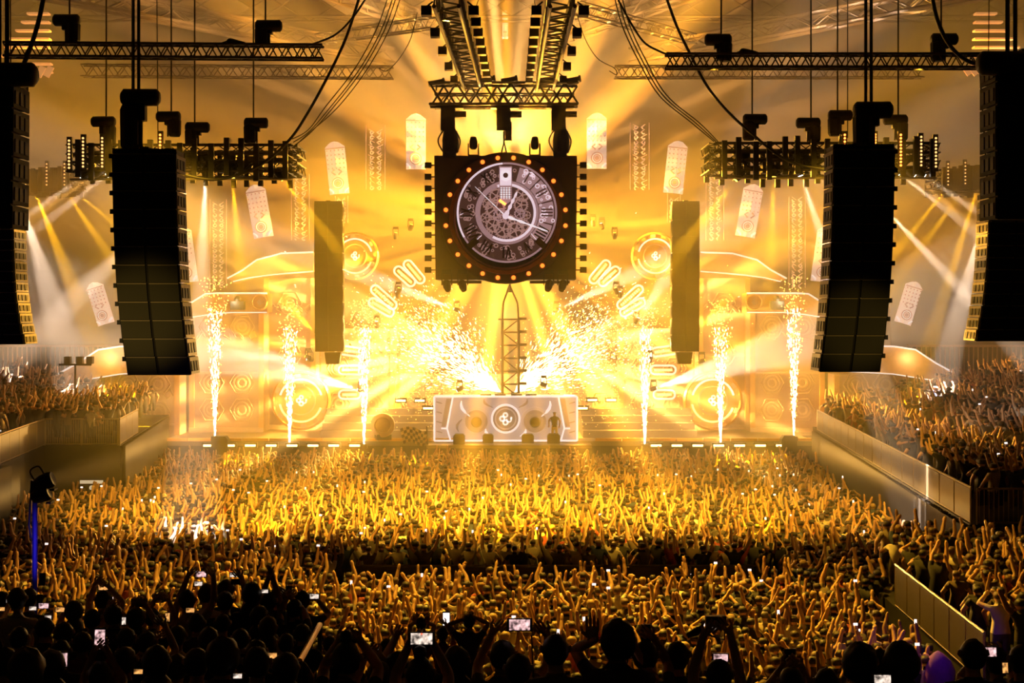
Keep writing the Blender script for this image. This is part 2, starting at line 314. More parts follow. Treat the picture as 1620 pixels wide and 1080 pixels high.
# haze in the stage half of the hall
def haze():
    m = bpy.data.materials.new('stage_haze'); m.use_nodes = True; nt = m.node_tree; nt.nodes.clear()
    o = nt.nodes.new('ShaderNodeOutputMaterial'); s = nt.nodes.new('ShaderNodeVolumeScatter')
    s.inputs['Density'].default_value = .012; s.inputs['Color'].default_value = (1, .9, .76, 1); s.inputs['Anisotropy'].default_value = .1
    nt.links.new(s.outputs[0], o.inputs['Volume'])
    tag(MB().box((-44.5, 47, .05), (44.5, 96.8, 30.9)).build('haze', m), 'thin warm stage haze that fills the hall and shows the light beams', 'haze', kind='stuff')
haze()
def smoke():
    m = bpy.data.materials.new('yellow_smoke'); m.use_nodes = True; nt = m.node_tree; nt.nodes.clear()
    o = nt.nodes.new('ShaderNodeOutputMaterial'); q = nt.nodes.new('ShaderNodeVolumeScatter'); q.inputs['Density'].default_value = .09; q.inputs['Color'].default_value = (1, .6, .05, 1)
    nt.links.new(q.outputs[0], o.inputs['Volume']); mb = MB()
    for px, py, a, b, sd in ((605, 300, 2.6, 2.2, 1), (570, 330, 1.9, 1.6, 2), (640, 320, 2.0, 1.9, 3)):
        c = P(px, py, 87); rr = random.Random(sd); ph = [rr.uniform(0, 6) for _ in range(4)]; v = []; n = 24; kk = 13
        for i in range(kk):
            th = PI*(i+.02)/(kk-.96)
            for j in range(n):
                f = 2*PI*j/n; w_ = 1+.14*math.sin(2*f+ph[0]+th*2)+.1*math.sin(3*f+ph[1])+.08*math.sin(5*th+ph[2]); v.append(c+Vector((a*w_*math.sin(th)*math.cos(f), .8*w_*math.sin(th)*math.sin(f), b*w_*math.cos(th))))
        mb.add(v, [(i*n+j, (i+1)*n+j, (i+1)*n+(j+1) % n, i*n+(j+1) % n) for i in range(kk-1) for j in range(n)]+[tuple(range(n)), tuple((kk-1)*n+j for j in range(n))[::-1]])
    tag(mb.build('smoke', m, smooth=True), 'orange smoke cloud drifting left of the clock', 'smoke', kind='stuff')
smoke()

# ------------------------------------------------------------ stage and set
def stage():
    t = thing('stage', 'wide low concert stage across the far end behind the crowd', 'stage', (0, 77, 0))
    MB().box((-19.3, 1, 1.95), (16.6, 4.6, 2.2)).build('deck', 'deck', t); MB().box((-19.3, 4.6, 1.95), (19.2, 19, 2.2)).build('rear_deck', 'deck', t)
    MB().box((-19.3, 1.2, 0), (16.6, 1.5, 1.95)).build('front_skirt', 'black', t)
    n = 24
    for i in range(n):
        x = -19.3+i*1.49
        if abs(x) > 3.8: MB().box((.03, 1.0, 2.2), (1.46, 1.2, 2.36)).build('edge_panel', 'gold', t, (x, 0, 0))
    for sx in (-1, 1):
        for k in range(4):
            MB().box((-3.2, 3+k*.9, 2.2), (3.2, 3.9+k*.9, 2.6+k*.35)).build('step', 'deck', t, (sx*7.4-.2, 0, 0))
    MB().box((-4.4, -.4, 0), (4.1, 1, 1.95)).build('riser', 'drape', t)
    MB().box((-4.6, -.5, 1.95), (4.3, 1, 2.12)).build('riser_top', 'deck', t)
stage()
# light boxes along the stage edge
bar0 = thing('strobe_bar', 'small amber strobe bar on the stage edge', 'light', (0, 77, 1.95), group='amber strobe bars along the stage edge')
MB().box((-.36, 0, -.08), (.36, .3, .2)).build('housing', 'black', bar0); MB().box((-.28, -.03, 0), (.28, 0, .1)).build('tube', 'strobe', bar0)
xs = [330+i*33 for i in range(8)]+[1038+i*33 for i in range(7)]
for i, px in enumerate(xs):
    o = bar0 if i == 0 else copy_tree(bar0); o.location = P(px, 706, 77)
    o['label'] = 'small amber strobe bar on the stage edge, %s half of the row' % side(px)
    o['group'] = 'amber stage edge strobe bars on the %s' % side(px)
for i, (px, py) in enumerate([(634, 635), (664, 635), (677, 647), (937, 634), (967, 634), (922, 647)]):
    o = copy_tree(bar0); o.location = P(px, py, 81); o.scale = (.95, 1, 1)
    o['label'] = 'amber strobe bar on the stairs beside the %s flank of the booth' % side(px); o['group'] = 'stair strobe bars on the %s of the booth' % side(px)
def wedge(px, py, w, h, label):
    t = thing('stage_monitor', label, 'speaker', P(px, py+h/2, 76.9)); s = w/29.2/2; hh = h/29.2
    MB().prism([(-s, 0), (s, 0), (s, hh*.8), (s*.7, hh), (-s*.7, hh), (-s, hh*.8)], 0, .6).build('cabinet', 'cab', t)
    MB().box((-s*.8, -.03, hh*.15), (s*.8, 0, hh*.75)).build('grille', 'grille', t)
wedge(726, 695, 18, 16, 'black monitor speaker at the left end of the booth front')
wedge(772, 694, 17, 14, 'black monitor speaker left of the booth medallion')
wedge(835, 694, 19, 14, 'black monitor speaker right of the booth medallion')
wedge(876, 694, 20, 15, 'black monitor speaker at the feet of the man on stage')
wedge(347, 704, 26, 28, 'black subwoofer below the outermost left spark fountain')
wedge(1249, 703, 24, 28, 'black subwoofer below the outermost right spark fountain')

def emblem(parent, c, s, m='emblem', y=-.02):
    """four small rings in a cluster with an open tail on the right"""
    mb = MB()
    for a, b, r in ((-.3, .02, .33), (.05, .42, .3), (.05, -.4, .33), (.45, -.1, .3)):
        if a == .45: mb.ring((a*s, 0, b*s), r*s*.55, r*s, y, y+.03, 16, 0, R(-200), R(40))
        else: mb.ring((a*s, 0, b*s), r*s*.5, r*s, y, y+.03, 16)
    mb.box((.6*s, y, -.02*s), (.78*s, y+.03, .22*s))
    return mb.build('emblem', m, parent, c)
def booth():
    Y = 78; t = thing('dj_booth', 'silver reliefed disc jockey booth at the centre of the stage', 'booth', P(800, 697, Y)); k = Y/2250
    W = 113*k; H = 70*k
    MB().box((-W, .1, .03), (W, 1.8, H)).build('body', 'booth', t)
    mb = MB()
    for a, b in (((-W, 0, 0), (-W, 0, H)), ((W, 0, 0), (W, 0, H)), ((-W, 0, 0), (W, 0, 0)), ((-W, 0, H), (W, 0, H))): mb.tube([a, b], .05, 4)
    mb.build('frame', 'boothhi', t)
    for sx in (-1, 1):
        mb = MB(); x = sx*W
        pts = [(x*.74, -.1, H*.98), (x*.82, -.1, H*.28), (x*.77, -.1, .02)]; mb.tube(pts, .045, 4); mb.tube([pts[1], (x*.9, -.08, H*.28)], .04, 4)
        mb.build('angled_trim', 'boothhi', t)
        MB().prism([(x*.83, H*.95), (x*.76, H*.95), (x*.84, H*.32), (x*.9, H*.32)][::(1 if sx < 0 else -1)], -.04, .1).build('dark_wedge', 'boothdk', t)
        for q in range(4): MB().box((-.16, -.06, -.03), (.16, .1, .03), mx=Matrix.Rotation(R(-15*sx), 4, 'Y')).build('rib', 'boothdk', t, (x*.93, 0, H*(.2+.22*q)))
        cx = sx*W*.41
        MB().ring((cx, 0, H*.44), .62, .78, -.06, .1, 32).build('cone_rim', 'booth', t)
        MB().lathe([(.62, 0), (.5, -.02), (.34, .1), (.3, .1)], 28, ax='Y').build('speaker_cone', 'boothdk', t, (cx, 0, H*.44))
        MB().lathe([(.3, .02), (.27, .06), (.22, .12), (.05, .15)], 20, ax='Y').build('dust_cap', 'black', t, (cx, -.08, H*.42))
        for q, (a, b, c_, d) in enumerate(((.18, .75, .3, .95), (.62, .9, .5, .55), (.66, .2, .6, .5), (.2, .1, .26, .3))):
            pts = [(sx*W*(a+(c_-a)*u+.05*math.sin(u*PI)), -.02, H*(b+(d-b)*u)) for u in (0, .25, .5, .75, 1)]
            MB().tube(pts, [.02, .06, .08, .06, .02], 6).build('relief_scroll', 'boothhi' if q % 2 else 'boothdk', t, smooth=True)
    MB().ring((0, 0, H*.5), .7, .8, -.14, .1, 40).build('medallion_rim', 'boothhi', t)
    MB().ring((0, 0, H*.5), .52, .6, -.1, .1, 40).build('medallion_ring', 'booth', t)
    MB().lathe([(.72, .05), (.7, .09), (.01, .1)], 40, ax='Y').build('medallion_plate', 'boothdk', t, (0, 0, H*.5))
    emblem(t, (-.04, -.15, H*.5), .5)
    mb = MB()
    for x in (-1.4, -.6, .3, 1.1): mb.box((x, .3, H), (x+.6, .9, H+.12))
    mb.build('player_deck', 'black', t)
booth()
def medallion(px, py, rad, Y, label):
    t = thing('medallion', label, 'ornament', P(px, py, Y)); r = rad*Y/2250
    MB().lathe([(r, 0), (r, .25), (r*.93, .34), (r*.88, .22)], 48, ax='Y').build('outer_ring', 'gold', t, smooth=False)
    MB().lathe([(r*.88, .1), (r*.86, .2), (.02, .22)], 40, ax='Y').build('plate', 'stage', t)
    MB().ring((0, 0, 0), r*.68, r*.74, -.32, -.2, 40, 0, R(15), R(165)).build('lit_arc', 'boothhi', t)
    MB().ring((0, 0, 0), r*.68, r*.74, -.32, -.2, 40, 0, R(190), R(340)).build('lit_arc', 'bulbhot', t)
    MB().ring((0, 0, 0), r*.46, r*.5, -.3, -.2, 40).build('inner_ring', 'set2', t)
    for i in range(12):
        a = 2*PI*i/12; q = MB(); q.ring((0, 0, 0), r*.78, r*.9, -.36, -.3, 3, 0, a, a+.22); q.build('rim_block', 'set2' if i % 2 else 'roof', t)
    emblem(t, (0, -.27, 0), r*.26)
medallion(477, 633, 47, 84, 'large golden medallion with a white emblem low on the left half of the set')
medallion(1127, 633, 47, 84, 'large golden medallion with a white emblem low on the right half of the set')
medallion(562, 405, 38, 86, 'upper medallion with a white emblem beside the left hanging speaker column')
medallion(1036, 405, 38, 86, 'upper medallion with a white emblem beside the right hanging speaker column')

def tower(x0, x1, ytop, Y, label, mirror, roofpts, rows, roundel=None, z0=2.2):
    """a block of the temple-like set: wall, side pilasters, curved roof band, relief rings"""
    f = pal if mirror else (lambda v: v); k = Y/2250
    a, b = sorted((f(x0), f(x1))); A = P(a, ytop, Y); B = P(b, ytop, Y); w = B.x-A.x; H = A.z-z0
    t = thing('set_tower', label, 'stage set', (A.x, Y, z0))
    MB().box((0, 0, 0), (w, 1.5, H)).build('wall', 'stage', t)
    for x in (0, w-.3): MB().box((x, -.18, 0), (x+.3, 0, H)).build('pilaster', 'roof', t)
    MB().box((0, -.12, H*.48), (w, 0, H*.5)).build('string_course', 'set2', t)
    MB().box((0, -.25, 0), (w, 0, .25)).build('plinth', 'set2', t)
    if roofpts:
        pts = [P(f(x), y, Y)-Vector((A.x, Y, z0)) for x, y in roofpts]; poly = [(p.x, p.z) for p in pts]
        if mirror: poly = poly[::-1]
        MB().prism(poly, -1.2, .6).build('roof', 'roof', t)
        n = len(roofpts)//2
        up = [p+Vector((0, -1.25, 0)) for p in pts[:n]]; lo = [p+Vector((0, -1.25, 0)) for p in pts[n:]]
        MB().tube(up, .05, 5).build('upper_edge_glow', 'bannerhi', t); MB().tube(lo, .035, 5).build('lower_edge_glow', 'bannerhi', t)  # bright roof edges put in as emissive tubes
    if rows:
        rm = MB().ring((0, 0, 0), .42, .5, -.1, 0, 20); rm.ring((0, 0, 0), .2, .3, -.12, 0, 16); rm = rm.mesh('relief_ring', 'set2')
        hx = [(math.cos(R(60*i))*.72, math.sin(R(60*i))*.72) for i in range(7)]
        hm = MB(); [hm.tube([(hx[i][0], -.05, hx[i][1]), (hx[i+1][0], -.05, hx[i+1][1])], .04, 4) for i in range(6)]; hm = hm.mesh('relief_hexagon', 'set2')
        n = max(1, int((w-.9)/1.35)); dx = (w-.8)/n
        for r_ in rows:
            for i in range(n):
                x = .4+dx*(i+.5); link('relief_ring', rm, t, (x, 0, r_)); link('relief_hexagon', hm, t, (x, 0, r_))
    # scrolls
    for q in range(5):
        x = w*(.15+.17*q); pts = [(x+.3*math.cos(u*1.3+q), -.06, H*.8+.28*math.sin(u*1.7)) for u in range(5)]
        MB().tube(pts, [.02, .05, .06, .05, .02], 5).build('relief_scroll', 'set2', t, smooth=True)
    if roundel:
        rx, ry, rr = roundel; c = P(f(rx), ry, Y)-Vector((A.x, Y, z0)); r = rr*k
        MB().lathe([(r, 0), (r, .3), (r*.85, .35), (r*.8, .25), (.02, .25)], 28, ax='Y').build('roundel', 'gold', t, c+Vector((0, -1.25, 0)))
        emblem(t, c+Vector((0, -1.55, 0)), r*.5, 'set2')
    return t
for mir, nm in ((0, 'left'), (1, 'right')):
    tower(168, 285, 592, 82, 'outermost low tower of the set on the %s, half hidden by the crowd terrace' % nm, mir, [(88, 598), (135, 572), (165, 552), (198, 547), (285, 545), (285, 585), (232, 588), (200, 590), (150, 598), (95, 606)], (3.5, 5.1), z0=0)
    tower(300, 418, 492, 84, 'tall set tower with roundel between two spark fountains on the %s' % nm, mir, [(285, 500), (300, 485), (332, 465), (350, 464), (428, 464), (428, 494), (400, 494), (370, 494), (340, 497), (288, 505)], (1.3, 2.9, 6.2), (418, 478, 13))
    tower(418, 500, 440, 86, 'highest set tower behind the %s hanging speaker column' % nm, mir, [(366, 441), (390, 428), (412, 412), (450, 402), (500, 400), (500, 430), (460, 433), (430, 436), (400, 440), (375, 446)], (1.4, 4.5, 7.6))
    tower(500, 625, 520, 88, 'broad set block behind the inner %s spark fountain' % nm, mir, None, (1.4, 3.6))
tower(625, 979, 592, 89, 'low central wall of the set behind the booth', 0, None, (1.4,))
# glowing capsule frames and LED ribs around the centre of the set
def capsule(px, py, L, ang, label):
    t = thing('neon_capsule', label, 'light', P(px, py, 84)); k = 84/2250; l = L*k/2; r = .26
    mx = Matrix.Rotation(-R(ang), 4, 'Y'); pts = []
    for i in range(13): a = -PI/2+PI*i/12; pts.append(Vector((l+r*math.cos(a), 0, r*math.sin(a))))
    for i in range(13): a = PI/2+PI*i/12; pts.append(Vector((-l+r*math.cos(a), 0, r*math.sin(a))))
    pts.append(pts[0]); MB().tube([mx @ p for p in pts], .06, 5, cap=False).build('outline_tube', 'bannerhi', t)
    n = 10
    mb = MB()
    for i in range(n): mb.box((-l+2*l*i/(n-1)-.05, -.05, -.07), (-l+2*l*i/(n-1)+.05, .05, .07), mx=mx)
    mb.build('bulb_strip', 'bulbhot', t)
CAP = [(607, 470, 36, -42, 'upper capsule'), (603, 486, 30, -30, 'second capsule'), (655, 430, 30, -50, 'top capsule'), (640, 437, 26, -42, 'small capsule'), (552, 555, 30, -8, 'low capsule'), (555, 585, 26, 0, 'lower capsule'), (553, 624, 20, 0, 'lowest capsule')]
for x, y, L, a, n in CAP:
    capsule(x, y, L, a, '%s light frame slanting left of the sparks' % n); capsule(pal(x), y, L, -a, '%s light frame slanting right of the sparks' % n)
# lattice mast behind the booth
def mast():
    Y = 79.3; b = P(805, 628, Y); top = P(803, 505, Y); t = thing('lattice_mast', 'dark ladder-like lattice mast rising behind the booth', 'mast', b)
    H = top.z-b.z
    for x in (-.35, .55):
        MB().tube([(x, 0, 0), (x, 0, H)], .085, 5).build('upright', 'alu', t)
    for i in range(7):
        z = H*i/6.0
        MB().tube([(-.45, 0, z), (1.0, 0, z)], .05, 5).build('rung', 'alu', t)
        MB().box((.55, -.12, z+.02), (1.0, .12, z+.12)).build('spark_unit', 'black', t, (0, 0, 0))
        if i < 6: MB().tube([(-.35 if i % 2 else .55, 0, z), (.55 if i % 2 else -.35, 0, z+H/6)], .035, 4).build('brace', 'alu', t)
    MB().tube([(-.6, 0, H), (-1.4 if 0 else -.4, 0, H), (.95, 0, H)], .05, 5).build('crossbar', 'alu', t)
    for sx in (-.35, .55): MB().tube([(sx, 0, H), (sx*.9, 0, H+.9), (.05, 0, H+1.9)], .06, 5).build('head_leg', 'alu', t)
    MB().tube([(.05, 0, H+1.5), (.05, 0, H+2.1)], [.16, .02], 8).build('tip', 'alu', t)
mast()
# patterned cloth and ringed drum at the left of the booth
def tarp():
    t = thing('patterned_flag', 'pale and dark checked flag hanging over the stage edge left of the booth', 'flag', P(655, 688, 76.8)); k = 76.8/2250
    n, m_ = 9, 5
    for i in range(n):
        for j in range(m_):
            f = lambda u, v: (k*(-22+44*u+(v*6)*(1-2*u)), -.1-.1*math.sin(u*9+v*3), k*(10-24*v+4*math.sin(u*5)))
            u, v, du, dv = i/n, j/m_, 1/n, 1/m_
            a = [f(u, v), f(u+du, v), f(u+du, v+dv), f(u, v+dv)]; bk = [(p[0], p[1]+.02, p[2]) for p in a]
            mb = MB(); mb.add(a+bk, [(0, 3, 2, 1), (4, 5, 6, 7), (0, 1, 5, 4), (1, 2, 6, 5), (2, 3, 7, 6), (3, 0, 4, 7)])
            mb.build('cloth_square', 'flag' if (i+j) % 2 else 'black', t)
    MB().tube([(k*20, 0, k*14), (k*22, 0, -k*22)], .05, 5).build('pole', 'alu', t)
tarp()
t = thing('smoke_blower', 'ringed smoke blower drum tilted on the deck left of the booth', 'stage machine', P(606, 672, 78), rz=R(20))
MB().lathe([(.55, -.5), (.62, -.45), (.62, -.3), (.5, -.25), (.5, .1), (.66, .15), (.66, .35), (.45, .4), (.4, .1)], 24, ax='Y', mx=Matrix.Rotation(R(-20), 4, 'Z')).build('drum', 'set2', t)
MB().box((-.4, -.3, -.8), (.4, .3, -.5)).build('base', 'black', t)

# ------------------------------------------------------------ spark fountains
def sparkmesh(fn, n, seed):
    rs = np.random.RandomState(seed); P0, D, S0 = fn(rs, n)
    a = np.cross(D, np.array([0, 1.0, 0])); a /= np.linalg.norm(a, axis=1, keepdims=True)+1e-9; b = np.cross(D, a)
    L, r = S0[:, :1], S0[:, 1:]
    V = np.stack([P0+D*L, P0-D*L, P0+a*r, P0-a*r, P0+b*r, P0-b*r], 1).reshape(-1, 3)
    F = np.array([(0, 2, 4), (0, 4, 3), (0, 3, 5), (0, 5, 2), (1, 4, 2), (1, 3, 4), (1, 5, 3), (1, 2, 5)])
    F = (F[None]+np.arange(n)[:, None, None]*6).reshape(-1, 3)
    me = bpy.data.meshes.new('sparks'); me.from_pydata(V.tolist(), [], F.tolist()); return me
def fountain(px, label, seed, h=8.6, ybase=702):
    b = P(px, ybase, 77.6); t = thing('spark_fountain', label, 'fireworks', b)
    MB().box((-.18, -.18, -.25), (.18, .18, 0)).build('nozzle', 'black', t)
    def core(rs, n):
        u = rs.rand(n)**1.1; ang = rs.rand(n)*2*PI; rr = (.03+.42*u)*np.sqrt(rs.rand(n))
        p = np.stack([rr*np.cos(ang), rr*np.sin(ang), u*h*.8], 1); d = np.stack([rr*np.cos(ang)*.3, rr*np.sin(ang)*.3, np.ones(n)], 1); d /= np.linalg.norm(d, axis=1, keepdims=True)
        return p, d, np.stack([.06+.1*rs.rand(n)*(1.1-u), .014+.012*rs.rand(n)], 1)
    def drops(rs, n):
        u = rs.rand(n); ang = rs.rand(n)*2*PI; rr = (.15+.75*u)*rs.rand(n)**.8
        p = np.stack([rr*np.cos(ang), rr*np.sin(ang), h*(.12+.88*u**.8)], 1); d = rs.randn(n, 3); d[:, 2] -= .6; d /= np.linalg.norm(d, axis=1, keepdims=True)
        return p, d, np.stack([.03+.04*rs.rand(n), .018+.02*rs.rand(n)], 1)
    for nm, fn, n, m in (('spark_jet', core, 300, 'sparkhot'), ('falling_sparks', drops, 330, 'spark')):
        me = sparkmesh(fn, n, seed+n); me.materials.append(M[m]); tag(link(nm, me, t), kind='stuff')
for i, (px, n) in enumerate([(340, 'outermost on the left above the subwoofer'), (458, 'in front of the lower left medallion'), (576, 'innermost on the left'), (1020, 'innermost on the right'), (1140, 'in front of the lower right medallion'), (1256, 'outermost on the right above the subwoofer')]):
    fountain(px, 'tall thin upright spark fountain, ' + n, i*11+1, 8.7 if i in (0, 5) else 7.9, 690 if i in (0, 5) else 702)
def fan(sx, label, seed):
    t = thing('spark_fan', label, 'fireworks', P(803+sx*11, 620, 80.2)); k = 80.2/2250
    MB().box((-.2, -.2, -.3), (.2, .2, 0)).build('nozzle', 'black', t)
    def streak(rs, n):
        a = R(1)*(36+rs.randn(n)*14); a = np.abs(a-R(4))+R(4); u = rs.rand(n)**.9*np.exp(.28*rs.randn(n)); L = u*160*k*(.8+.4*np.cos((a-R(35))*2)); y = rs.randn(n)*.25*u
        p = np.stack([sx*L*np.cos(a), y, L*np.sin(a)-.05*u*u*3], 1); d = np.stack([sx*np.cos(a), y*.1, np.sin(a)-.1*u], 1); d /= np.linalg.norm(d, axis=1, keepdims=True)
        return p, d, np.stack([.05+.16*rs.rand(n)*np.clip(1.2-u, .1, 2), .009+.011*rs.rand(n)], 1)
    def drops(rs, n):
        a = R(1)*(30+rs.randn(n)*21); u = rs.rand(n)**.6*np.exp(.2*rs.randn(n)); L = u*205*k*(.75+.45*np.cos((a-R(25))*2)); y = rs.randn(n)*.5*u
        p = np.stack([sx*L*np.cos(a), y, L*np.sin(a)-.5*u*u], 1); d = rs.randn(n, 3); d /= np.linalg.norm(d, axis=1, keepdims=True)
        return p, d, np.stack([.02+.025*rs.rand(n), .012+.018*rs.rand(n)], 1)
    for nm, fn, n, m in (('spark_streaks', streak, 1400, 'sparkhot'), ('scattered_sparks', drops, 2600, 'spark')):
        me = sparkmesh(fn, n, seed+n); me.materials.append(M[m]); tag(link(nm, me, t), kind='stuff')
fan(-1, 'broad fan of sparks thrown up to the left of the mast', 5); fan(1, 'broad fan of sparks thrown up to the right of the mast', 9)

# ------------------------------------------------------------ hanging banners
def banner(px, py0, py1, w, roll, label, Y=88, swept=True):
    k = Y/2250; H = (py1-py0)*k; W = w*k/2; t = thing('hanging_screen', label, 'screen', P(px, (py0+py1)/2, Y)); t.rotation_euler = (0, R(roll), 0)
    h = H/2; c = W*.75
    for sx in (-1, 1):        # two leaves folded along the middle
        v = [(0, -.25, -h), (0, -.25, h), (sx*W*.45, -.18, h-c*.15), (sx*W, 0, h-c*.7), (sx*W, 0, -h)]
        v2 = [(a, b+.08, c_) for a, b, c_ in v]; n = 5
        f = [tuple(range(n))[::sx], tuple(range(n, 2*n))[::-sx]]+[(i, (i+1) % n, (i+1) % n+n, i+n)[::-sx] for i in range(n)]
        MB().add(v+v2, f).build('screen_leaf', 'banner', t)
    r = W*.62
    for a, b, m in ((r*.8, r, 'bannerdk'), (r*.5, r*.68, 'bannerdk'), (0.01, r*.36, 'bannerdk'), (r*.68, r*.8, 'bannerhi')):
        MB().ring((0, -.3, -h+r*1.7), a, b, -.03, .02, 24).build('printed_ring', m, t)
    for i in range(5):
        z = h-c-.1-i*H*.085; mb = MB()
        for j in range(5): mb.box((-W*.8+j*W*.4-W*.06, -.3, z-.05), (-W*.8+j*W*.4+W*.06, -.24, z+.03))
        tag(mb.build('window_row', 'bannerdk', t), kind='stuff')
    MB().box((-W, -.29, h-c-.02), (W, -.2, h-c+.05)).build('dark_band', 'bannerdk', t)
    for sx in (-1, 1):
        MB().tube([(sx*W*.15, -.3, -h+r*3.1), (sx*W*.5, -.27, -h+r*3.6), (sx*W*.2, -.3, -h+r*4)], .05, 4).build('printed_scroll', 'bannerdk', t)
        MB().tube([(sx*W*.95, -.08, -h+r*.9), (sx*W*.6, -.2, -h+r*.4), (sx*W*.6, -.2, -h+.05)], .06, 4).build('printed_scroll', 'bannerhi', t)
B = [(533, 224, 307, 31, 6, 'second pale screen banner left of the clock'), (658, 180, 268, 31, 0, 'pale screen banner close beside the left of the clock'),
     (410, 292, 376, 31, 10, 'pale screen banner below the right end of the left light rig'), (293, 358, 447, 29, 8, 'pale screen banner behind the left speaker array'), (158, 445, 514, 27, 17, 'lowest pale screen banner, between the far left arrays')]
for x, y0, y1, w_, r_, n in B:
    banner(x, y0, y1, w_, -r_ if 0 else -r_, n)
    banner(pal(x)-(2 if x > 500 else 8), y0-1, y1-1, w_, r_, n.replace('left', 'RIGHT').replace('right', 'left').replace('RIGHT', 'right'))
banner(799, 18, 62, 9, 0, 'narrow pale screen banner high above the clock', 92)
def lace(px, y0, y1, w, label):
    Y = 90; k = Y/2250; t = thing('lace_column', label, 'decoration', P(px, y1, Y)); H = (y1-y0)*k; W = w*k/2
    for sx in (-1, 1): MB().tube([(sx*W, 0, 0), (sx*W, 0, H)], .03, 4).build('edge_strip', 'bannerdk', t)
    mb = MB(); rr = random.Random(px)
    n = int(H/.32)
    for i in range(n):
        z = .1+i*.32
        for sx in (-1, 1):
            mb.ring((sx*W*.4, 0, z), .06, .13, -.03, .03, 7, 0, R(rr.uniform(0, 180)), R(rr.uniform(240, 420)))
            mb.tube([(sx*W*.1, 0, z), (sx*W*rr.uniform(.5, .8), 0, z+.2)], .022, 3)
    tag(mb.build('lace_ornament', 'lace', t), kind='stuff')
for x, a, b, w_, n in [(594, 198, 300, 30, 'lace patterned light column left of the yellow smoke above the medallion'), (540, 310, 352, 20, 'short string of lace lights under the second left banner'), (475, 275, 380, 28, 'lace patterned light column at the right end of the left rig'), (345, 315, 455, 26, 'lace patterned light column beside the left array')]:
    lace(x, a, b, w_, n)
    lace(pal(x)+2, a-4, b, w_, {594: 'lace patterned light column right of the clock', 540: 'short string of lace lights under the second right banner', 475: 'lace patterned light column at the left end of the right rig', 345: 'lace patterned light column beside the right array'}[x])

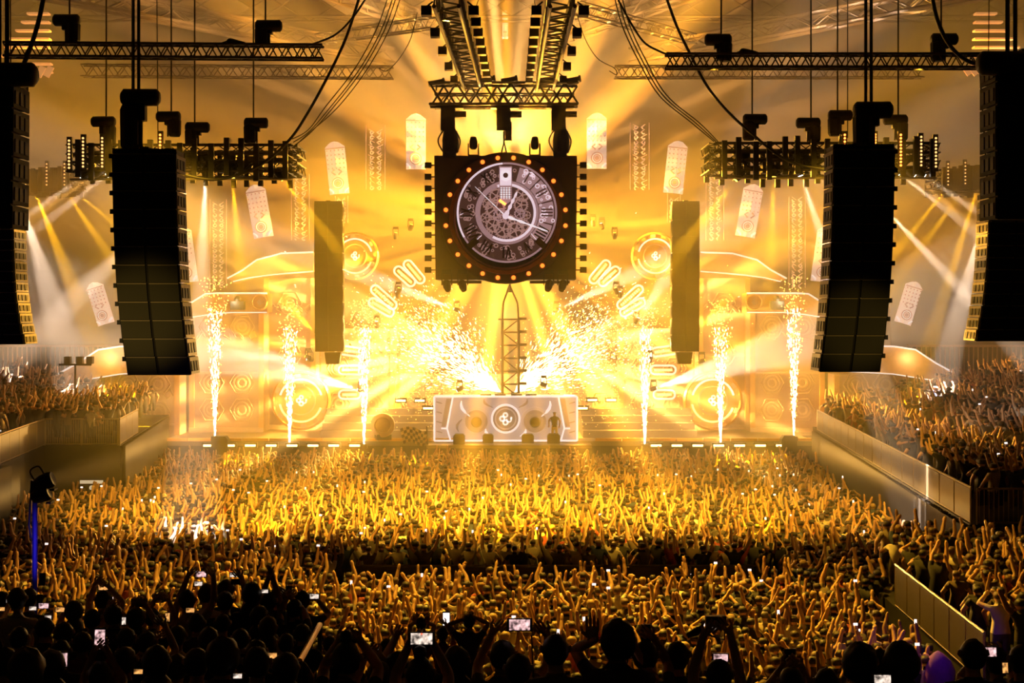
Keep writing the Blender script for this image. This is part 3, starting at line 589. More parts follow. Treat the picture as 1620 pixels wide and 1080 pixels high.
# ------------------------------------------------------------ clock cube
def moving_head(name, label, loc, toward, m='lamp_w', s=1.0, group=None, stand=False):
    t = thing(name, label, 'stage light', loc, group=group); t.scale = (s, s, s)
    if stand: t.rotation_euler = (PI, 0, 0); toward = (toward[0], -toward[1], -toward[2])
    MB().box((-.17, -.17, .42), (.17, .17, .58)).build('base', 'black', t)
    MB().box((-.2, -.06, .02), (-.15, .06, .45)).build('yoke_arm', 'black', t); MB().box((.15, -.06, .02), (.2, .06, .45)).build('yoke_arm', 'black', t)
    q = Vector(toward).normalized().to_track_quat('Z', 'Y').to_matrix().to_4x4()
    MB().lathe([(.09, -.22), (.14, -.15), (.14, .05), (.11, .16), (.1, .2)], 12, mx=q).build('head', 'black', t)
    MB().lathe([(.085, .2), (.085, .215), (.01, .22)], 12, mx=q).build('lens', m, t)
    return t
def clock():
    Y = 64.0; k = Y/2250; c = P(800, 345, Y); t = thing('clock_cube', 'huge square clock with glowing dial hanging over the stage', 'clock', c)
    hw, hh = 113*k, 99*k
    MB().prism([(-hw*.985, -hh*.98), (hw*.985, -hh*.98), (hw, hh), (-hw, hh)], .02, 2.6).build('casing', 'box', t)
    # rounded drum that swells past the square
    R0 = 104*k
    MB().lathe([(R0, -.5), (R0, .1), (R0*.985, .16), (R0*.93, .16)], 64, ax='Y').build('drum_edge', 'box', t, smooth=False)
    MB().ring((0, 0, 0), R0*.81, R0*.965, -.24, -.1, 64).build('bulb_ring', 'box', t)
    MB().lathe([(R0*.86, .2), (R0*.85, .34), (R0*.8, .34), (R0*.79, .22)], 64, ax='Y').build('outer_bezel', 'rust', t)
    MB().lathe([(R0*.8, .2), (R0*.78, .28), (R0*.755, .22)], 64, ax='Y').build('inner_bezel', 'rust', t)
    cz = 8*k; CY = -.3
    o = Vector((2*k, 0, cz))
    MB().ring(o, 0, 79*k, CY, CY+.1, 64).build('dial_plate', 'dial', t)
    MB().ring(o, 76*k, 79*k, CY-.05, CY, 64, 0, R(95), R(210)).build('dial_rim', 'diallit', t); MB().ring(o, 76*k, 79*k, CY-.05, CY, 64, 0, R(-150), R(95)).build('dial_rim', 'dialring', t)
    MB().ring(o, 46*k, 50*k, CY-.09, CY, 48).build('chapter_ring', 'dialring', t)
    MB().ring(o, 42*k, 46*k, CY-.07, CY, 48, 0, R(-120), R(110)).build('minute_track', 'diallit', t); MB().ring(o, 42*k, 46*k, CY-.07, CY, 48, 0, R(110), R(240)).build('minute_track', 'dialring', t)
    nm = ['I', 'II', 'III', 'IIII', 'V', 'VI', 'VII', 'VIII', 'IX', 'X', 'XI', 'XII']
    for i in range(12):
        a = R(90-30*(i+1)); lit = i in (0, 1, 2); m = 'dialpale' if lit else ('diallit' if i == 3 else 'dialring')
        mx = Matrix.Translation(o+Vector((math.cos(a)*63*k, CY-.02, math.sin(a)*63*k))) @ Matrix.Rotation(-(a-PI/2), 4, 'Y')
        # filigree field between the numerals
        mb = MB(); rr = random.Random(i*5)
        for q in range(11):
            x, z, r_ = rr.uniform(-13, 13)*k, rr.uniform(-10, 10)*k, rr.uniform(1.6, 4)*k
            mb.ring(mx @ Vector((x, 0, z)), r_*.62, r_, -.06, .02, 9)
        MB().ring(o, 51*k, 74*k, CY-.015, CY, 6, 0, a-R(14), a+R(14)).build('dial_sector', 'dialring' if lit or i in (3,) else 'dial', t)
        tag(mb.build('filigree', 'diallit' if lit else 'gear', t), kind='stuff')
        g = {'I': [[(0, -1), (0, 1)]], 'V': [[(-.7, 1), (0, -1)], [(0, -1), (.7, 1)]], 'X': [[(-.7, 1), (.7, -1)], [(.7, 1), (-.7, -1)]]}
        txt = nm[i]; wd = {'I': 5, 'V': 11, 'X': 11}; tot = sum(wd[ch] for ch in txt); x = -tot/2; mb = MB()
        for ch in txt:
            cx_ = x+wd[ch]/2; x += wd[ch]
            for s0, s1 in g[ch]:
                mb.tube([mx @ Vector(((cx_+p[0]*wd[ch]*.45)*k, -.09, p[1]*9*k)) for p in (s0, s1)], 1.3*k, 4)
        mb.build('numeral', 'dial' if lit else 'box', t)
    # going train
    def gear(x, z, r, n, m='gear', y=-.05, sp=5):
        mb = MB(); p = o+Vector((x*k, CY, z*k)); r *= k
        mb.ring(p, r*.72, r*.88, y, 0, 24)
        for i in range(n):
            a = 2*PI*i/n; mb.ring(p, r*.86, r, y, 0, 1, 0, a, a+PI/n)
        for i in range(sp):
            a = 2*PI*i/sp; d = Vector((math.cos(a), 0, math.sin(a))); mb.tube([p+Vector((0, y/2, 0)), p+Vector((0, y/2, 0))+d*r*.75], r*.07, 4)
        mb.ring(p, 0, r*.22, y-.01, 0, 12); mb.build('gear', m, t)
    for g_ in ((-18, 6, 17, 24), (-12, -4, 10, 14, 'dialring', -.1), (-22, -20, 12, 18), (-6, -26, 15, 22), (13, -28, 14, 20), (25, -20, 11, 16), (22, 12, 12, 22), (20, -2, 9, 14, 'dialring', -.1), (-30, 14, 9, 12), (5, -12, 9, 14), (31, -4, 7, 12), (-34, -8, 8, 12), (-16, 26, 13, 20), (24, 28, 12, 18), (0, -38, 6, 10), (-28, -31, 6, 10)):
        gear(*g_)
    # pendulum banner at twelve
    w_ = 10*k; z1 = 80*k; z0 = 20*k
    MB().prism([(-w_, z0+7*k), (0, z0), (w_, z0+7*k), (w_, z1), (-w_, z1)], CY-.22, CY-.12).build('pendant_plate', 'dialring', t, (0, 0, 0))
    MB().prism([(-w_*.9, 50*k), (w_*.9, 50*k), (w_*.9, z1-2*k), (-w_*.9, z1-2*k)], CY-.24, CY-.21).build('pendant_upper', 'diallit', t)
    MB().ring((0, 0, 66*k), 4.5*k, 8.5*k, CY-.3, CY-.22, 24).build('pendant_ring', 'dialpale', t)
    MB().ring((0, 0, 66*k), 0, 4*k, CY-.28, CY-.22, 16).build('pendant_hub', 'dial', t)
    for a in range(4): MB().box((-w_*.8+a*w_*.42, CY-.27, z0+9*k), (-w_*.8+a*w_*.42+w_*.26, CY-.2, z0+27*k)).build('pendant_bar', 'dialpale', t)
    mb = MB()
    for j in range(5): mb.box((-w_, CY-.28, z0+(10+j*3.6)*k), (w_, CY-.265, z0+(10.7+j*3.6)*k))
    mb.build('pendant_grid', 'rust', t)
    MB().tube([(-w_, CY-.25, z0+7*k), (0, CY-.25, z0)], .06, 5).build('pendant_lip', 'bulbo', t)
    # hands
    def hand(dx, dz, w0, m):
        L = math.hypot(dx, dz); d = Vector((dx/L, 0, dz/L)); p = o+Vector((-2*k, CY-.3, -6*k)); n = 9
        mb = MB(); pts = [p+d*(L*k*i/(n-1)) for i in range(n)]; rs = [w0*k*(1.2 if i % 2 else .55)*(1-.6*i/n) for i in range(n)]
        mb.tube(pts, rs, 6); mb.build('hand', m, t); return p
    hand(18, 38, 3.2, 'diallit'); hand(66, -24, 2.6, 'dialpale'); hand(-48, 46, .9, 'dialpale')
    MB().ring(o+Vector((-2*k, CY-.36, -6*k)), 0, 5*k, -.04, .1, 16).build('hand_hub', 'diallit', t)
    for a, b, c_, d in ((-74, -4, -58, 6), (-52, -47, -40, -36), (50, -47, 38, -33)):
        MB().tube([o+Vector((a*k, CY-.1, b*k)), o+Vector((c_*k, CY-.1, d*k))], .6*k, 4).build('hour_tick', 'diallit', t)
    for a in (R(-42), R(222)):
        MB().box((-5*k, -.1, -9*k), (5*k, 0, 9*k), mx=Matrix.Rotation(-(a-PI/2), 4, 'Y')).build('foot_block', 'box', t, o+Vector((math.cos(a)*72*k, CY-.02, math.sin(a)*72*k)))
    bm = MB().lathe([(.1, 0), (.1, .05), (.07, .12), (.02, .14)], 10, ax='Y').mesh('bulb', 'bulb')
    sm = MB().lathe([(.16, 0), (.16, .03), (.12, .05)], 12, ax='Y').mesh('socket', 'rust')
    for i in range(24):
        a = R(97.5-15*i); p = Vector((math.cos(a)*95*k, -.24, math.sin(a)*95*k)); b_ = link('bulb', bm, t, p); link('socket', sm, b_, (0, .02, 0))
    # small lamps up both sides
    lm = MB(); lm.box((-.15, -.12, -.13), (.15, .12, .13)); lm.box((-.38, -.03, -.03), (-.12, .03, .03)); lm = lm.mesh('side_lamp', 'black')
    for i in range(10):
        z = hh*(.86-.187*i)
        a = link('side_lamp', lm, t, (hw+.3, .4, z)); a = link('side_lamp', lm, t, (-hw-.3, .4, z)); a.rotation_euler = (0, 0, PI)
    for sx in (-1, 1): MB().box((-.9, 0, -.12), (.9, .3, 0)).build('lower_truss_edge', 'alu', t, (sx*hw*.62, .1, -hh))
    return c, hw, hh
clock()
for px, n in ((707, 'leftmost under the clock'), (732, 'second from the left under the clock'), (868, 'second from the right under the clock'), (890, 'rightmost under the clock')):
    moving_head('moving_head', 'black moving head lamp, ' + n, P(px, 452, 64)+Vector((0, 0, 0)), (.3 if px < 800 else -.3, -.6, -1), 'black', 1.25)
for px, n in ((749, 'left'), (846, 'right')):
    moving_head('moving_head', 'black moving head lamp standing on top of the clock to the %s of its chain' % n, P(px, 226, 64), (0, -.3, 1), 'black', 1.3, stand=True)

# ------------------------------------------------------------ trusses
truss('long_truss', 'long dark truss across the top left of the hall', P(8, 79, 45), P(511, 83, 45), .42, 42, r=.045, br=.022, pieces=True)
truss('long_truss', 'long dark truss across the top right of the hall', P(1053, 97, 45), P(1553, 97, 45), .42, 42, r=.045, br=.022, pieces=True)
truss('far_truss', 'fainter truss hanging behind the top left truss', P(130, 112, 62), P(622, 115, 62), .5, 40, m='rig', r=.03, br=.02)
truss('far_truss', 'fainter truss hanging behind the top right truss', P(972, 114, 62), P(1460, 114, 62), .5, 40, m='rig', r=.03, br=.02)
truss('clock_truss', 'heavy box truss from which the clock hangs', P(680, 150, 64), P(914, 150, 64), .95, 11, r=.07, br=.045, pieces=True)
truss('clock_truss', 'second box truss just behind and below the clock truss', P(688, 160, 65.6), P(908, 160, 65.6), .6, 14, r=.05, br=.03)
truss('depth_truss', 'dark truss running back over the crowd to the left of the clock truss', P(706, -10, 43), P(748, 130, 65), .75, 26, r=.07, br=.03)
truss('depth_truss', 'dark truss running back over the crowd to the right of the clock truss', P(890, -10, 43), P(862, 130, 65), .75, 26, r=.07, br=.03)
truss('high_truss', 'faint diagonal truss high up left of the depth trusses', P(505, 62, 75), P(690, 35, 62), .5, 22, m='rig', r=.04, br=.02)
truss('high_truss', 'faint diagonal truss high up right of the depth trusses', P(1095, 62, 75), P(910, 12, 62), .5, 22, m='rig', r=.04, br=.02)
for sx, A, B_ in ((-1, P(706, -10, 43), P(748, 130, 65)), (1, P(890, -10, 43), P(862, 130, 65))):
    for side_ in (-1, 1):
        for i in range(9):
            p = A.lerp(B_, .1+i*.1)+Vector((side_*.75, 0, -.15))
            if side_ == -sx or i % 2 == 0:
                o = thing('truss_lamp', 'small dark lamp clamped on the depth truss %s of the clock' % ('left' if sx < 0 else 'right'), 'stage light', p, group='small clamped lamps on the %s depth truss' % ('left' if sx < 0 else 'right'))
                MB().box((-.16, -.2, -.16), (.16, .2, .14)).build('housing', 'black', o); MB().tube([(0, 0, .14), (-side_*.2, 0, .3)], .03, 5).build('clamp', 'black', o)
                MB().lathe([(.12, .2), (.13, .24), (.02, .24)], 10, ax='Y').build('lens', 'grille', o)
for i, px in enumerate((690, 770, 805, 862, 905)):
    o = thing('flood_lamp', 'flat flood lamp lying on the clock truss, %s' % ['at its left end', 'left of the middle', 'at the middle', 'right of the middle', 'at its right end'][i], 'stage light', P(px, 127+(i == 0)*4, 64))
    mx = Matrix.Rotation(R(-10), 4, 'Y')
    MB().box((-.35, -.2, -.1), (.35, .2, .1), mx=mx).build('housing', 'black', o); MB().box((.3, -.22, -.12), (.4, .22, .14), mx=mx).build('visor', 'black', o)
    MB().tube([(0, 0, -.1), (0, 0, -.35)], .04, 5).build('clamp', 'black', o)

# ------------------------------------------------------------ hoists, wires, cables
def clock_hoist(px, label, big):
    Y = 64; k = Y/2250; t = thing('chain_hoist', label, 'hoist', P(px, 172, Y))
    MB().box((-.62, -.25, 0), (.62, .25, .22)).build('beam_clamp', 'black', t); MB().box((-.38, -.22, -1.0), (.25, .25, 0)).build('motor', 'black', t)
    MB().tube([(.2, 0, -.25), (.75, 0, -.25)], .14, 10).build('gearbox', 'black', t)
    if big:
        MB().lathe([(.1, -2.1), (.36, -1.95), (.38, -1.4), (.3, -1.0), (.2, -.95)], 12).build('chain_bag', 'black', t, (.05, 0, 0))
        for q in range(4): MB().tube(spline([Vector((-.2+q*.14, -.1, -.9)), Vector((-.5+q*.33, -.25, -1.45)), Vector((-.25+q*.2, -.1, -2.0))], 6), .035, 5).build('cable_loop', 'cable', t)
        MB().box((-.3, -.2, -2.2), (.3, .2, -1.9)).build('lower_block', 'black', t)
    else:
        MB().box((.0, -.15, -1.45), (.3, .15, -.6)).build('chain_bag', 'black', t); MB().tube([(-.05, 0, -1), (-.05, 0, -1.55)], .04, 6).build('hook_chain', 'black', t)
        for sx in (-1, 1): MB().tube([(-.05, 0, -1.5), (-.05+sx*.14, 0, -2.1)], .035, 5).build('sling', 'black', t)
def hoist(px, py0, py1, Y, label, flip=1, double=False, motor=True, top=None):
    k = Y/2250; H = (py1-py0)*k; t = thing('chain_hoist', label, 'hoist', P(px, py1, Y)); w_ = .22
    MB().lathe([(w_*.8, 0), (w_, .08), (w_*1.05, H*.7), (w_*.85, H*.78)], 10).build('chain_bag', 'black', t, (flip*.12, 0, 0))
    if motor:
        mb = MB(); mb.tube([(-.42, 0, 0), (-.36, 0, 0), (.36, 0, 0), (.42, 0, 0)], [.12, .19, .19, .12], 10); mb.build('motor', 'black', t, (-flip*.1, 0, H-.1), smooth=True)
    MB().box((-.1, -.1, H*.5), (.1, .1, H-.15)).build('gearbox', 'black', t, (-flip*.12, 0, 0))
    MB().tube([(-flip*.12, 0, H*.5), (-flip*.12, 0, 0)], .03, 5).build('hook_chain', 'black', t)
    zt = 31-t.location.z
    for d in ((-.06, .06) if double else (0,)): MB().tube([(d, 0, H), (d, 0, zt)], .028 if not double else .035, 4).build('lifting_chain', 'cable', t)
    return t
clock_hoist(711, 'big hoist with cable loops holding the left side of the clock', True); clock_hoist(799, 'small hoist with a forked sling above the middle of the clock', False); clock_hoist(886, 'big hoist with cable loops holding the right side of the clock', True)
hoist(110, 27, 68, 45, 'hoist standing on the left end of the top left truss')
hoist(420, 36, 72, 45, 'hoist standing near the right end of the top left truss', -1)
hoist(1141, 58, 97, 45, 'hoist at the left part of the top right truss')
hoist(1489, 57, 97, 45, 'hoist near the right end of the top right truss', -1)
for px, a, b, fl, n in [(168, 188, 236, 1, 'first hoist from the left over the left light rig'), (271, 180, 216, 1, 'third hoist over the left light rig, with a slack sling'), (308, 197, 231, -1, 'fourth hoist over the left light rig'), (401, 190, 226, -1, 'rightmost hoist over the left light rig'),
                  (1190, 184, 222, -1, 'leftmost hoist over the right light rig'), (1283, 190, 225, 1, 'second hoist over the right light rig'), (1325, 178, 215, -1, 'hoist over the right light rig just left of the big array hoist'), (1421, 185, 222, 1, 'rightmost hoist over the right light rig')]:
    hoist(px, a, b, 50, n, fl)
def wire(px0, py0, px1, py1, Y, label, r=.018):
    tag(MB().tube([P(px0, py0, Y), P(px1, py1, Y)], r, 4).build('rigging_wire', 'cable'), label, 'wire')
wire(16, -40, 17, 130, 45, 'thin rigging wire down to the outermost left array', .02); wire(248, -40, 250, 235, 50, 'thin rigging wire beside the left array hoist')
wire(1341, -40, 1341, 218, 50, 'thin rigging wire left of the right array hoist'); wire(1565, -40, 1562, 300, 50, 'thin rigging wire left of the outermost right array')
wire(1550, 107, 1563, 300, 46, 'slack wire hanging from the end of the top right truss', .03); wire(8, 80, 8, 110, 45, 'short wire at the left end of the top left truss', .03)
wire(757, 0, 735, 55, 62, 'thin wire left of the high narrow banner', .02); wire(845, 0, 862, 75, 62, 'thin wire right of the high narrow banner', .02)
def cable(pts, Y, r, label, group=None):
    q = spline([P(x, y, Y) for x, y in pts]); tag(MB().tube(q, r, 5).build('hanging_cable', 'cable', smooth=True), label, 'cable', group)
cable([(570, -10), (548, 58), (520, 118), (487, 178), (457, 222), (410, 262), (350, 283), (300, 278), (262, 262)], 49, .05, 'thickest black cable sagging to the left light rig and along its front')
cable([(580, -5), (560, 25), (530, 55), (485, 73)], 46, .035, 'short cable curving down to the end of the top left truss')
for i, (a, b) in enumerate([(614, 468), (622, 470), (627, 472), (634, 468)]):
    cable([(a, -5), (a-20, 50), (a-55, 112), (a-100, 170), (b+20, 205+i*2), (b-6, 220+i*5)], 52+i*.3, .02, ['first', 'second', 'third', 'fourth'][i]+' thin cable of the bundle sagging to the left light rig')
cable([(660, 20), (650, 60), (632, 92), (612, 112), (600, 108)], 60, .02, 'thin looped cable at the end of the far left truss')
cable([(1052, -10), (1070, 40), (1090, 82), (1118, 135), (1150, 175), (1190, 212), (1235, 248), (1270, 262), (1310, 268)], 49, .05, 'thick black cable sagging to the right light rig and along its front')
for i, a in enumerate((972, 978, 984)):
    cable([(a, -5), (a+12, 40), (a+35, 90), (a+70, 150), (1095+i*6, 195), (1130+i*3, 224)], 52+i*.3, .024, ['first', 'second', 'third'][i]+' thin cable of the bundle sagging to the right light rig')
cable([(978, 0), (1000, 40), (1020, 68), (1045, 82), (1056, 86)], 46, .035, 'cable curving down to the left end of the top right truss')
cable([(912, 20), (925, 60), (945, 92), (972, 108), (975, 118), (964, 112)], 60, .02, 'thin looped cable at the end of the far right truss')
cable([(1474, -10), (1482, 28), (1500, 68), (1528, 95), (1560, 103), (1588, 96), (1600, 90)], 40, .06, 'thick cable hanging from the roof to the outermost right array')
cable([(70, -10), (62, 30), (50, 70), (36, 105), (22, 135)], 30, .05, 'thick cable hanging from the roof to the outermost left array')
for x, y, n in ((367, 70, 'left'), (1180, 86, 'right')):
    o = thing('cable_coil', 'black coil of cable lying on the top %s truss' % n, 'cable', P(x, y, 45))
    for q in range(3): MB().tube(spline([Vector((-.35+q*.1, 0, 0)), Vector((-.1, .1, .1+q*.03)), Vector((.2, -.1, .06)), Vector((.4, 0, -.02+q*.02))], 5), .05, 5).build('loop', 'cable', o)

# ------------------------------------------------------------ line arrays
def line_array(x0, x1, xb0, xb1, y0, y1, Y, n, label, inner, sub=False, lean=0, rigm='rig', vis_side=.35, hz=True):
    """x0..x1 top edge of the front, xb0..xb1 bottom edge; inner=+1: inner side is on its right"""
    k = Y/2250; W = (x1-x0)*k; H = (y1-y0)*k; t = thing('line_array', label, 'speaker', P((x0+x1)/2, y0, Y)); shift = ((xb0+xb1)/2-(x0+x1)/2)*k
    h = H/n; D = vis_side*2.6
    for i in range(n):
        u0 = i/n; bow = lambda u: shift*(.25*u+.75*u**2.6); tilt = 0 if sub else R(14)*max(0, u0-.45)/.55
        cx0, cx1 = bow(u0), bow((i+1)/n); cab = MB(); g = 0.0
        yo = 0 if sub else .9*max(0, u0-.4)**2; w2 = W/2; z0, z1 = -H*u0-g, -H*(i+1)/n+g; dx = cx1-cx0
        # wedge cabinet, rear narrower than front
        v = [(-w2, 0, z0), (w2, 0, z0), (w2*.94, D, z0), (-w2*.94, D, z0), (-w2+dx, -.0, z1), (w2+dx, 0, z1), (w2*.94+dx, D, z1+.04), (-w2*.94+dx, D, z1+.04)]
        cab.add(v, [(0, 1, 2, 3), (7, 6, 5, 4), (0, 4, 5, 1), (1, 5, 6, 2), (2, 6, 7, 3), (3, 7, 4, 0)])
        c = cab.build('cabinet', 'cab', t, (cx0, yo, 0)); c.rotation_euler = (0, 0, 0)
        for sx in (-1, 1):        # two grille halves slightly proud of a centre channel
            a, b = (.03, w2-.02) if sx > 0 else (-w2+.02, -.03)
            MB().add([(a, -.03, z0-.015), (b, -.03, z0-.015), (b+dx, -.03, z1+.015), (a+dx, -.03, z1+.015), (a, 0, z0-.015), (b, 0, z0-.015), (b+dx, 0, z1+.015), (a+dx, 0, z1+.015)],
                     [(3, 2, 1, 0), (0, 1, 5, 4), (1, 2, 6, 5), (2, 3, 7, 6), (3, 0, 4, 7)]).build('grille', 'grille', c)
            if not sub: MB().add([(a, -.045, z0), (b, -.045, z0), (b, -.045, z0-.022), (a, -.045, z0-.022), (a, -.028, z0), (b, -.028, z0), (b, -.028, z0-.022), (a, -.028, z0-.022)],
                     [(3, 2, 1, 0), (0, 1, 5, 4), (1, 2, 6, 5), (2, 3, 7, 6), (3, 0, 4, 7), (4, 5, 6, 7)]).build('seam_glint', 'rig', c)  # pale strip added so the cabinet seams seem to glint
        # rigging side with dark slots
        X = inner*(w2+.012); mb = MB(); zz = z1-z0
        def q(a0, a1, b0, b1, mi, off):
            xa = X+inner*off; vs = [(xa+dx*b, D*a, z0+zz*b) for a, b in ((a0, b0), (a1, b0), (a1, b1), (a0, b1))]; vb = [(p[0]-inner*.03, p[1], p[2]) for p in vs]
            mb.add(vs+vb, [(0, 1, 2, 3)[::inner], (0, 4, 5, 1), (1, 5, 6, 2), (2, 6, 7, 3), (3, 7, 4, 0)], mi)
        q(.04, .98, .04, .96, 0, .01)
        for s_ in range(3): q(.12+.28*s_, .30+.28*s_, .25, .8, 1, .025)
        mb.build('side_rigging', [rigm, 'black'], c)
        if not sub:
            MB().box((inner*(-w2-.07), .0, z0-.1), (inner*(-w2), .1, z0)).build('hinge_lug', 'black', c)
    mb = MB(); mb.box((-W*.5, .05, 0), (W*.5, .15, .12)); mb.box((-W*.5, D-.1, 0), (W*.5, D, .12)); mb.box((-.1, .05, 0), (.1, D, .16)); mb.box((-W*.5, .05, 0), (-W*.45, D, .1)); mb.box((W*.45, .05, 0), (W*.5, D, .1))
    mb.build('top_frame', 'black', t)
    return t
line_array(177, 277, 202, 292, 243, 594, 31, 12, 'large black line array hanging on the left in front of the light rig', 1)
line_array(1320, 1416, 1305, 1393, 236, 589, 31, 12, 'large black line array hanging on the right in front of the light rig', -1)
line_array(-75, 18, -75, 14, 132, 362, 22, 6, 'near black array cut off by the left edge of the picture', 1, True, rigm='cab', vis_side=.3)
line_array(-45, 20, -30, 32, 362, 545, 34, 11, 'black array with lit side rigging behind the outermost left one', 1)
line_array(1578, 1680, 1578, 1680, 92, 347, 22, 7, 'near black array cut off by the right edge of the picture', -1, True, rigm='cab', vis_side=.3)
line_array(1566, 1650, 1550, 1632, 312, 540, 34, 12, 'black array with pale side rigging behind the outermost right one', -1)
line_array(497, 541, 499, 542, 322, 556, 66, 9, 'slim grey speaker column in front of the set, left of the clock', 1, True, rigm='cab', vis_side=.25)
line_array(1064, 1107, 1063, 1106, 322, 556, 66, 9, 'slim grey speaker column in front of the set, right of the clock', -1, True, rigm='cab', vis_side=.25)
for a, n in ((515, 'left'), (1072, 'right')):
    o = thing('small_speaker', 'small speaker box hanging under the %s slim speaker column' % n, 'speaker', P(a+11, 557, 66))
    MB().prism([(-.38, 0), (.38, 0), (.3, -.55), (-.3, -.55)], 0, .5).build('cabinet', 'cab', o); MB().box((-.27, -.03, -.5), (.27, 0, -.06)).build('grille', 'grille', o)
hoist(215, 147, 236, 31, 'tall hoist carrying the large left array', -1, True)
hoist(1374, 167, 232, 31, 'tall hoist carrying the large right array', -1, True)
hoist(5, 108, 134, 22, 'hoist on the array at the left edge', -1, True); hoist(1600, 90, 108, 22, 'hoist on the array at the right edge', 1, True)

# ------------------------------------------------------------ light pods
def pod(x0, x1, y0, y1, Y, label, lit, dim=False, lower=1.0):
    k = Y/2250; A = P(x0, y0, Y); B_ = P(x1, y1, Y); W = B_.x-A.x; H = A.z-B_.z; t = thing('light_rig', label, 'light rig', (A.x, Y, B_.z)); m = 'alu'
    for z in (H*.82, H*.35):
        for y in (0, 2.2):
            mb = MB(); lattice(mb, (0, y, z), (W, y, z), .32, int(W/.42), .035, .02); tag(mb.build('frame_truss', m, t), kind='stuff')
        for x in (0, W):
            mb = MB(); lattice(mb, (x, 0, z), (x, 2.2, z), .32, 5, .035, .02); tag(mb.build('side_truss', m, t), kind='stuff')
    rr = random.Random(int(x0)); n = 30
    bm = MB().box((-.09, -.08, 0), (.09, .08, H*1.02)).mesh('led_batten', 'black')
    for i in range(n):
        x = W*(i+.5*rr.random())/n; link('led_batten', bm, t, (x, -.25 if i % 2 else 2.45, rr.uniform(-.12, .14)))
    for j, (px, a, b, mm) in enumerate(lit):
        x = (px-x0)*k; z0 = (y1-b)*k; z1 = (y1-a)*k; c = MB().box((-.09, -.05, z0-.1), (.09, .05, z1+.08)).build('lit_batten', 'black', t, (x, -.35, 0)); mb = MB(); q = max(4, int((b-a)/5.2))
        for i in range(q):
            z = z0+(z1-z0)*(i+.5)/q; mb.lathe([(.035, .05), (.04, .08), (.02, .1)], 6, ax='Y', mx=Matrix.Translation((0, 0, z)))
        mb.build('bulb_strip', mm, c)
    # dimmer boxes and loops of cable inside the frame
    for i in range(7):
        x = W*rr.uniform(.08, .92); MB().box((0, 0, 0), (rr.uniform(.3, .8), .5, rr.uniform(.2, .5))).build('dimmer_box', 'black', t, (x, rr.uniform(.2, 1.6), H*rr.uniform(.1, .6)))
    for i in range(6):
        x = W*rr.uniform(.1, .85); MB().tube(spline([Vector((x, -.2, H*.6)), Vector((x+.3, -.25, H*.25)), Vector((x+.7, -.2, H*.5))], 5), .03, 4).build('cable_loop', 'cable', t)
    MB().tube([(0, -.1, 0), (W, -.1, 0)], .04, 5).build('lower_pipe', 'bright' if not dim else m, t)
    return t
pod(112, 462, 226, 284, 50, 'wide dark light rig with glowing battens hanging on the left', [(115, 222, 270, 'bulbhot'), (137, 218, 268, 'bulbhot'), (167, 218, 268, 'bulbhot'), (212, 214, 234, 'bulbo'), (258, 213, 240, 'bulbo')])
pod(1130, 1480, 223, 282, 50, 'wide dark light rig with glowing battens hanging on the right', [(1332, 213, 234, 'bulbo'), (1380, 213, 230, 'bulbo'), (1420, 213, 266, 'bulbo'), (1452, 216, 266, 'bulbhot'), (1475, 218, 268, 'bulbhot')])
pod(20, 112, 268, 305, 72, 'faint far light rig between the left arrays', [(45, 258, 296, 'bulbhot'), (78, 258, 296, 'bulbhot'), (106, 258, 296, 'bulbhot')], True)
pod(1488, 1566, 266, 304, 72, 'faint far light rig between the right arrays', [(1496, 258, 296, 'bulbhot'), (1523, 256, 294, 'bulbhot'), (1557, 256, 296, 'bulbhot')], True)
NTH = ['first', 'second', 'third', 'fourth', 'fifth', 'sixth']
pods = [b for b in BEAMS if b[4] == 50]
for i, (ax, ay, tx, ty, Y, pw, an, col, rays) in enumerate(pods):
    d = (P(tx, ty, Y)-P(ax, ay, Y)).normalized(); nm = 'yellow' if col == YEL else 'white'
    moving_head('moving_head', '%s beam moving head, %s from the left under the %s light rig' % (nm, NTH[i % 6], 'left' if i < 6 else 'right'), P(ax, ay, Y)-d*.3, d, 'lamp_y' if col == YEL else 'lamp_w', 1.0)
fb = [b for b in BEAMS if b[4] in (79, 80, 81, 82) and b[0] != 700 and b[0] != 905]
for i, (ax, ay, tx, ty, Y, pw, an, col, rays) in enumerate(fb):
    d = (P(tx, ty, Y)-P(ax, ay, Y)).normalized(); nm = 'yellow' if col == YEL else 'white'
    moving_head('moving_head', '%s beam moving head among the set lights %s of the clock' % (nm, side(ax)), P(ax, ay, Y)-d*.3, d, 'lamp_y' if col == YEL else 'lamp_w', .9, group='%s beam lamps among the set on the %s' % (nm, side(ax)))

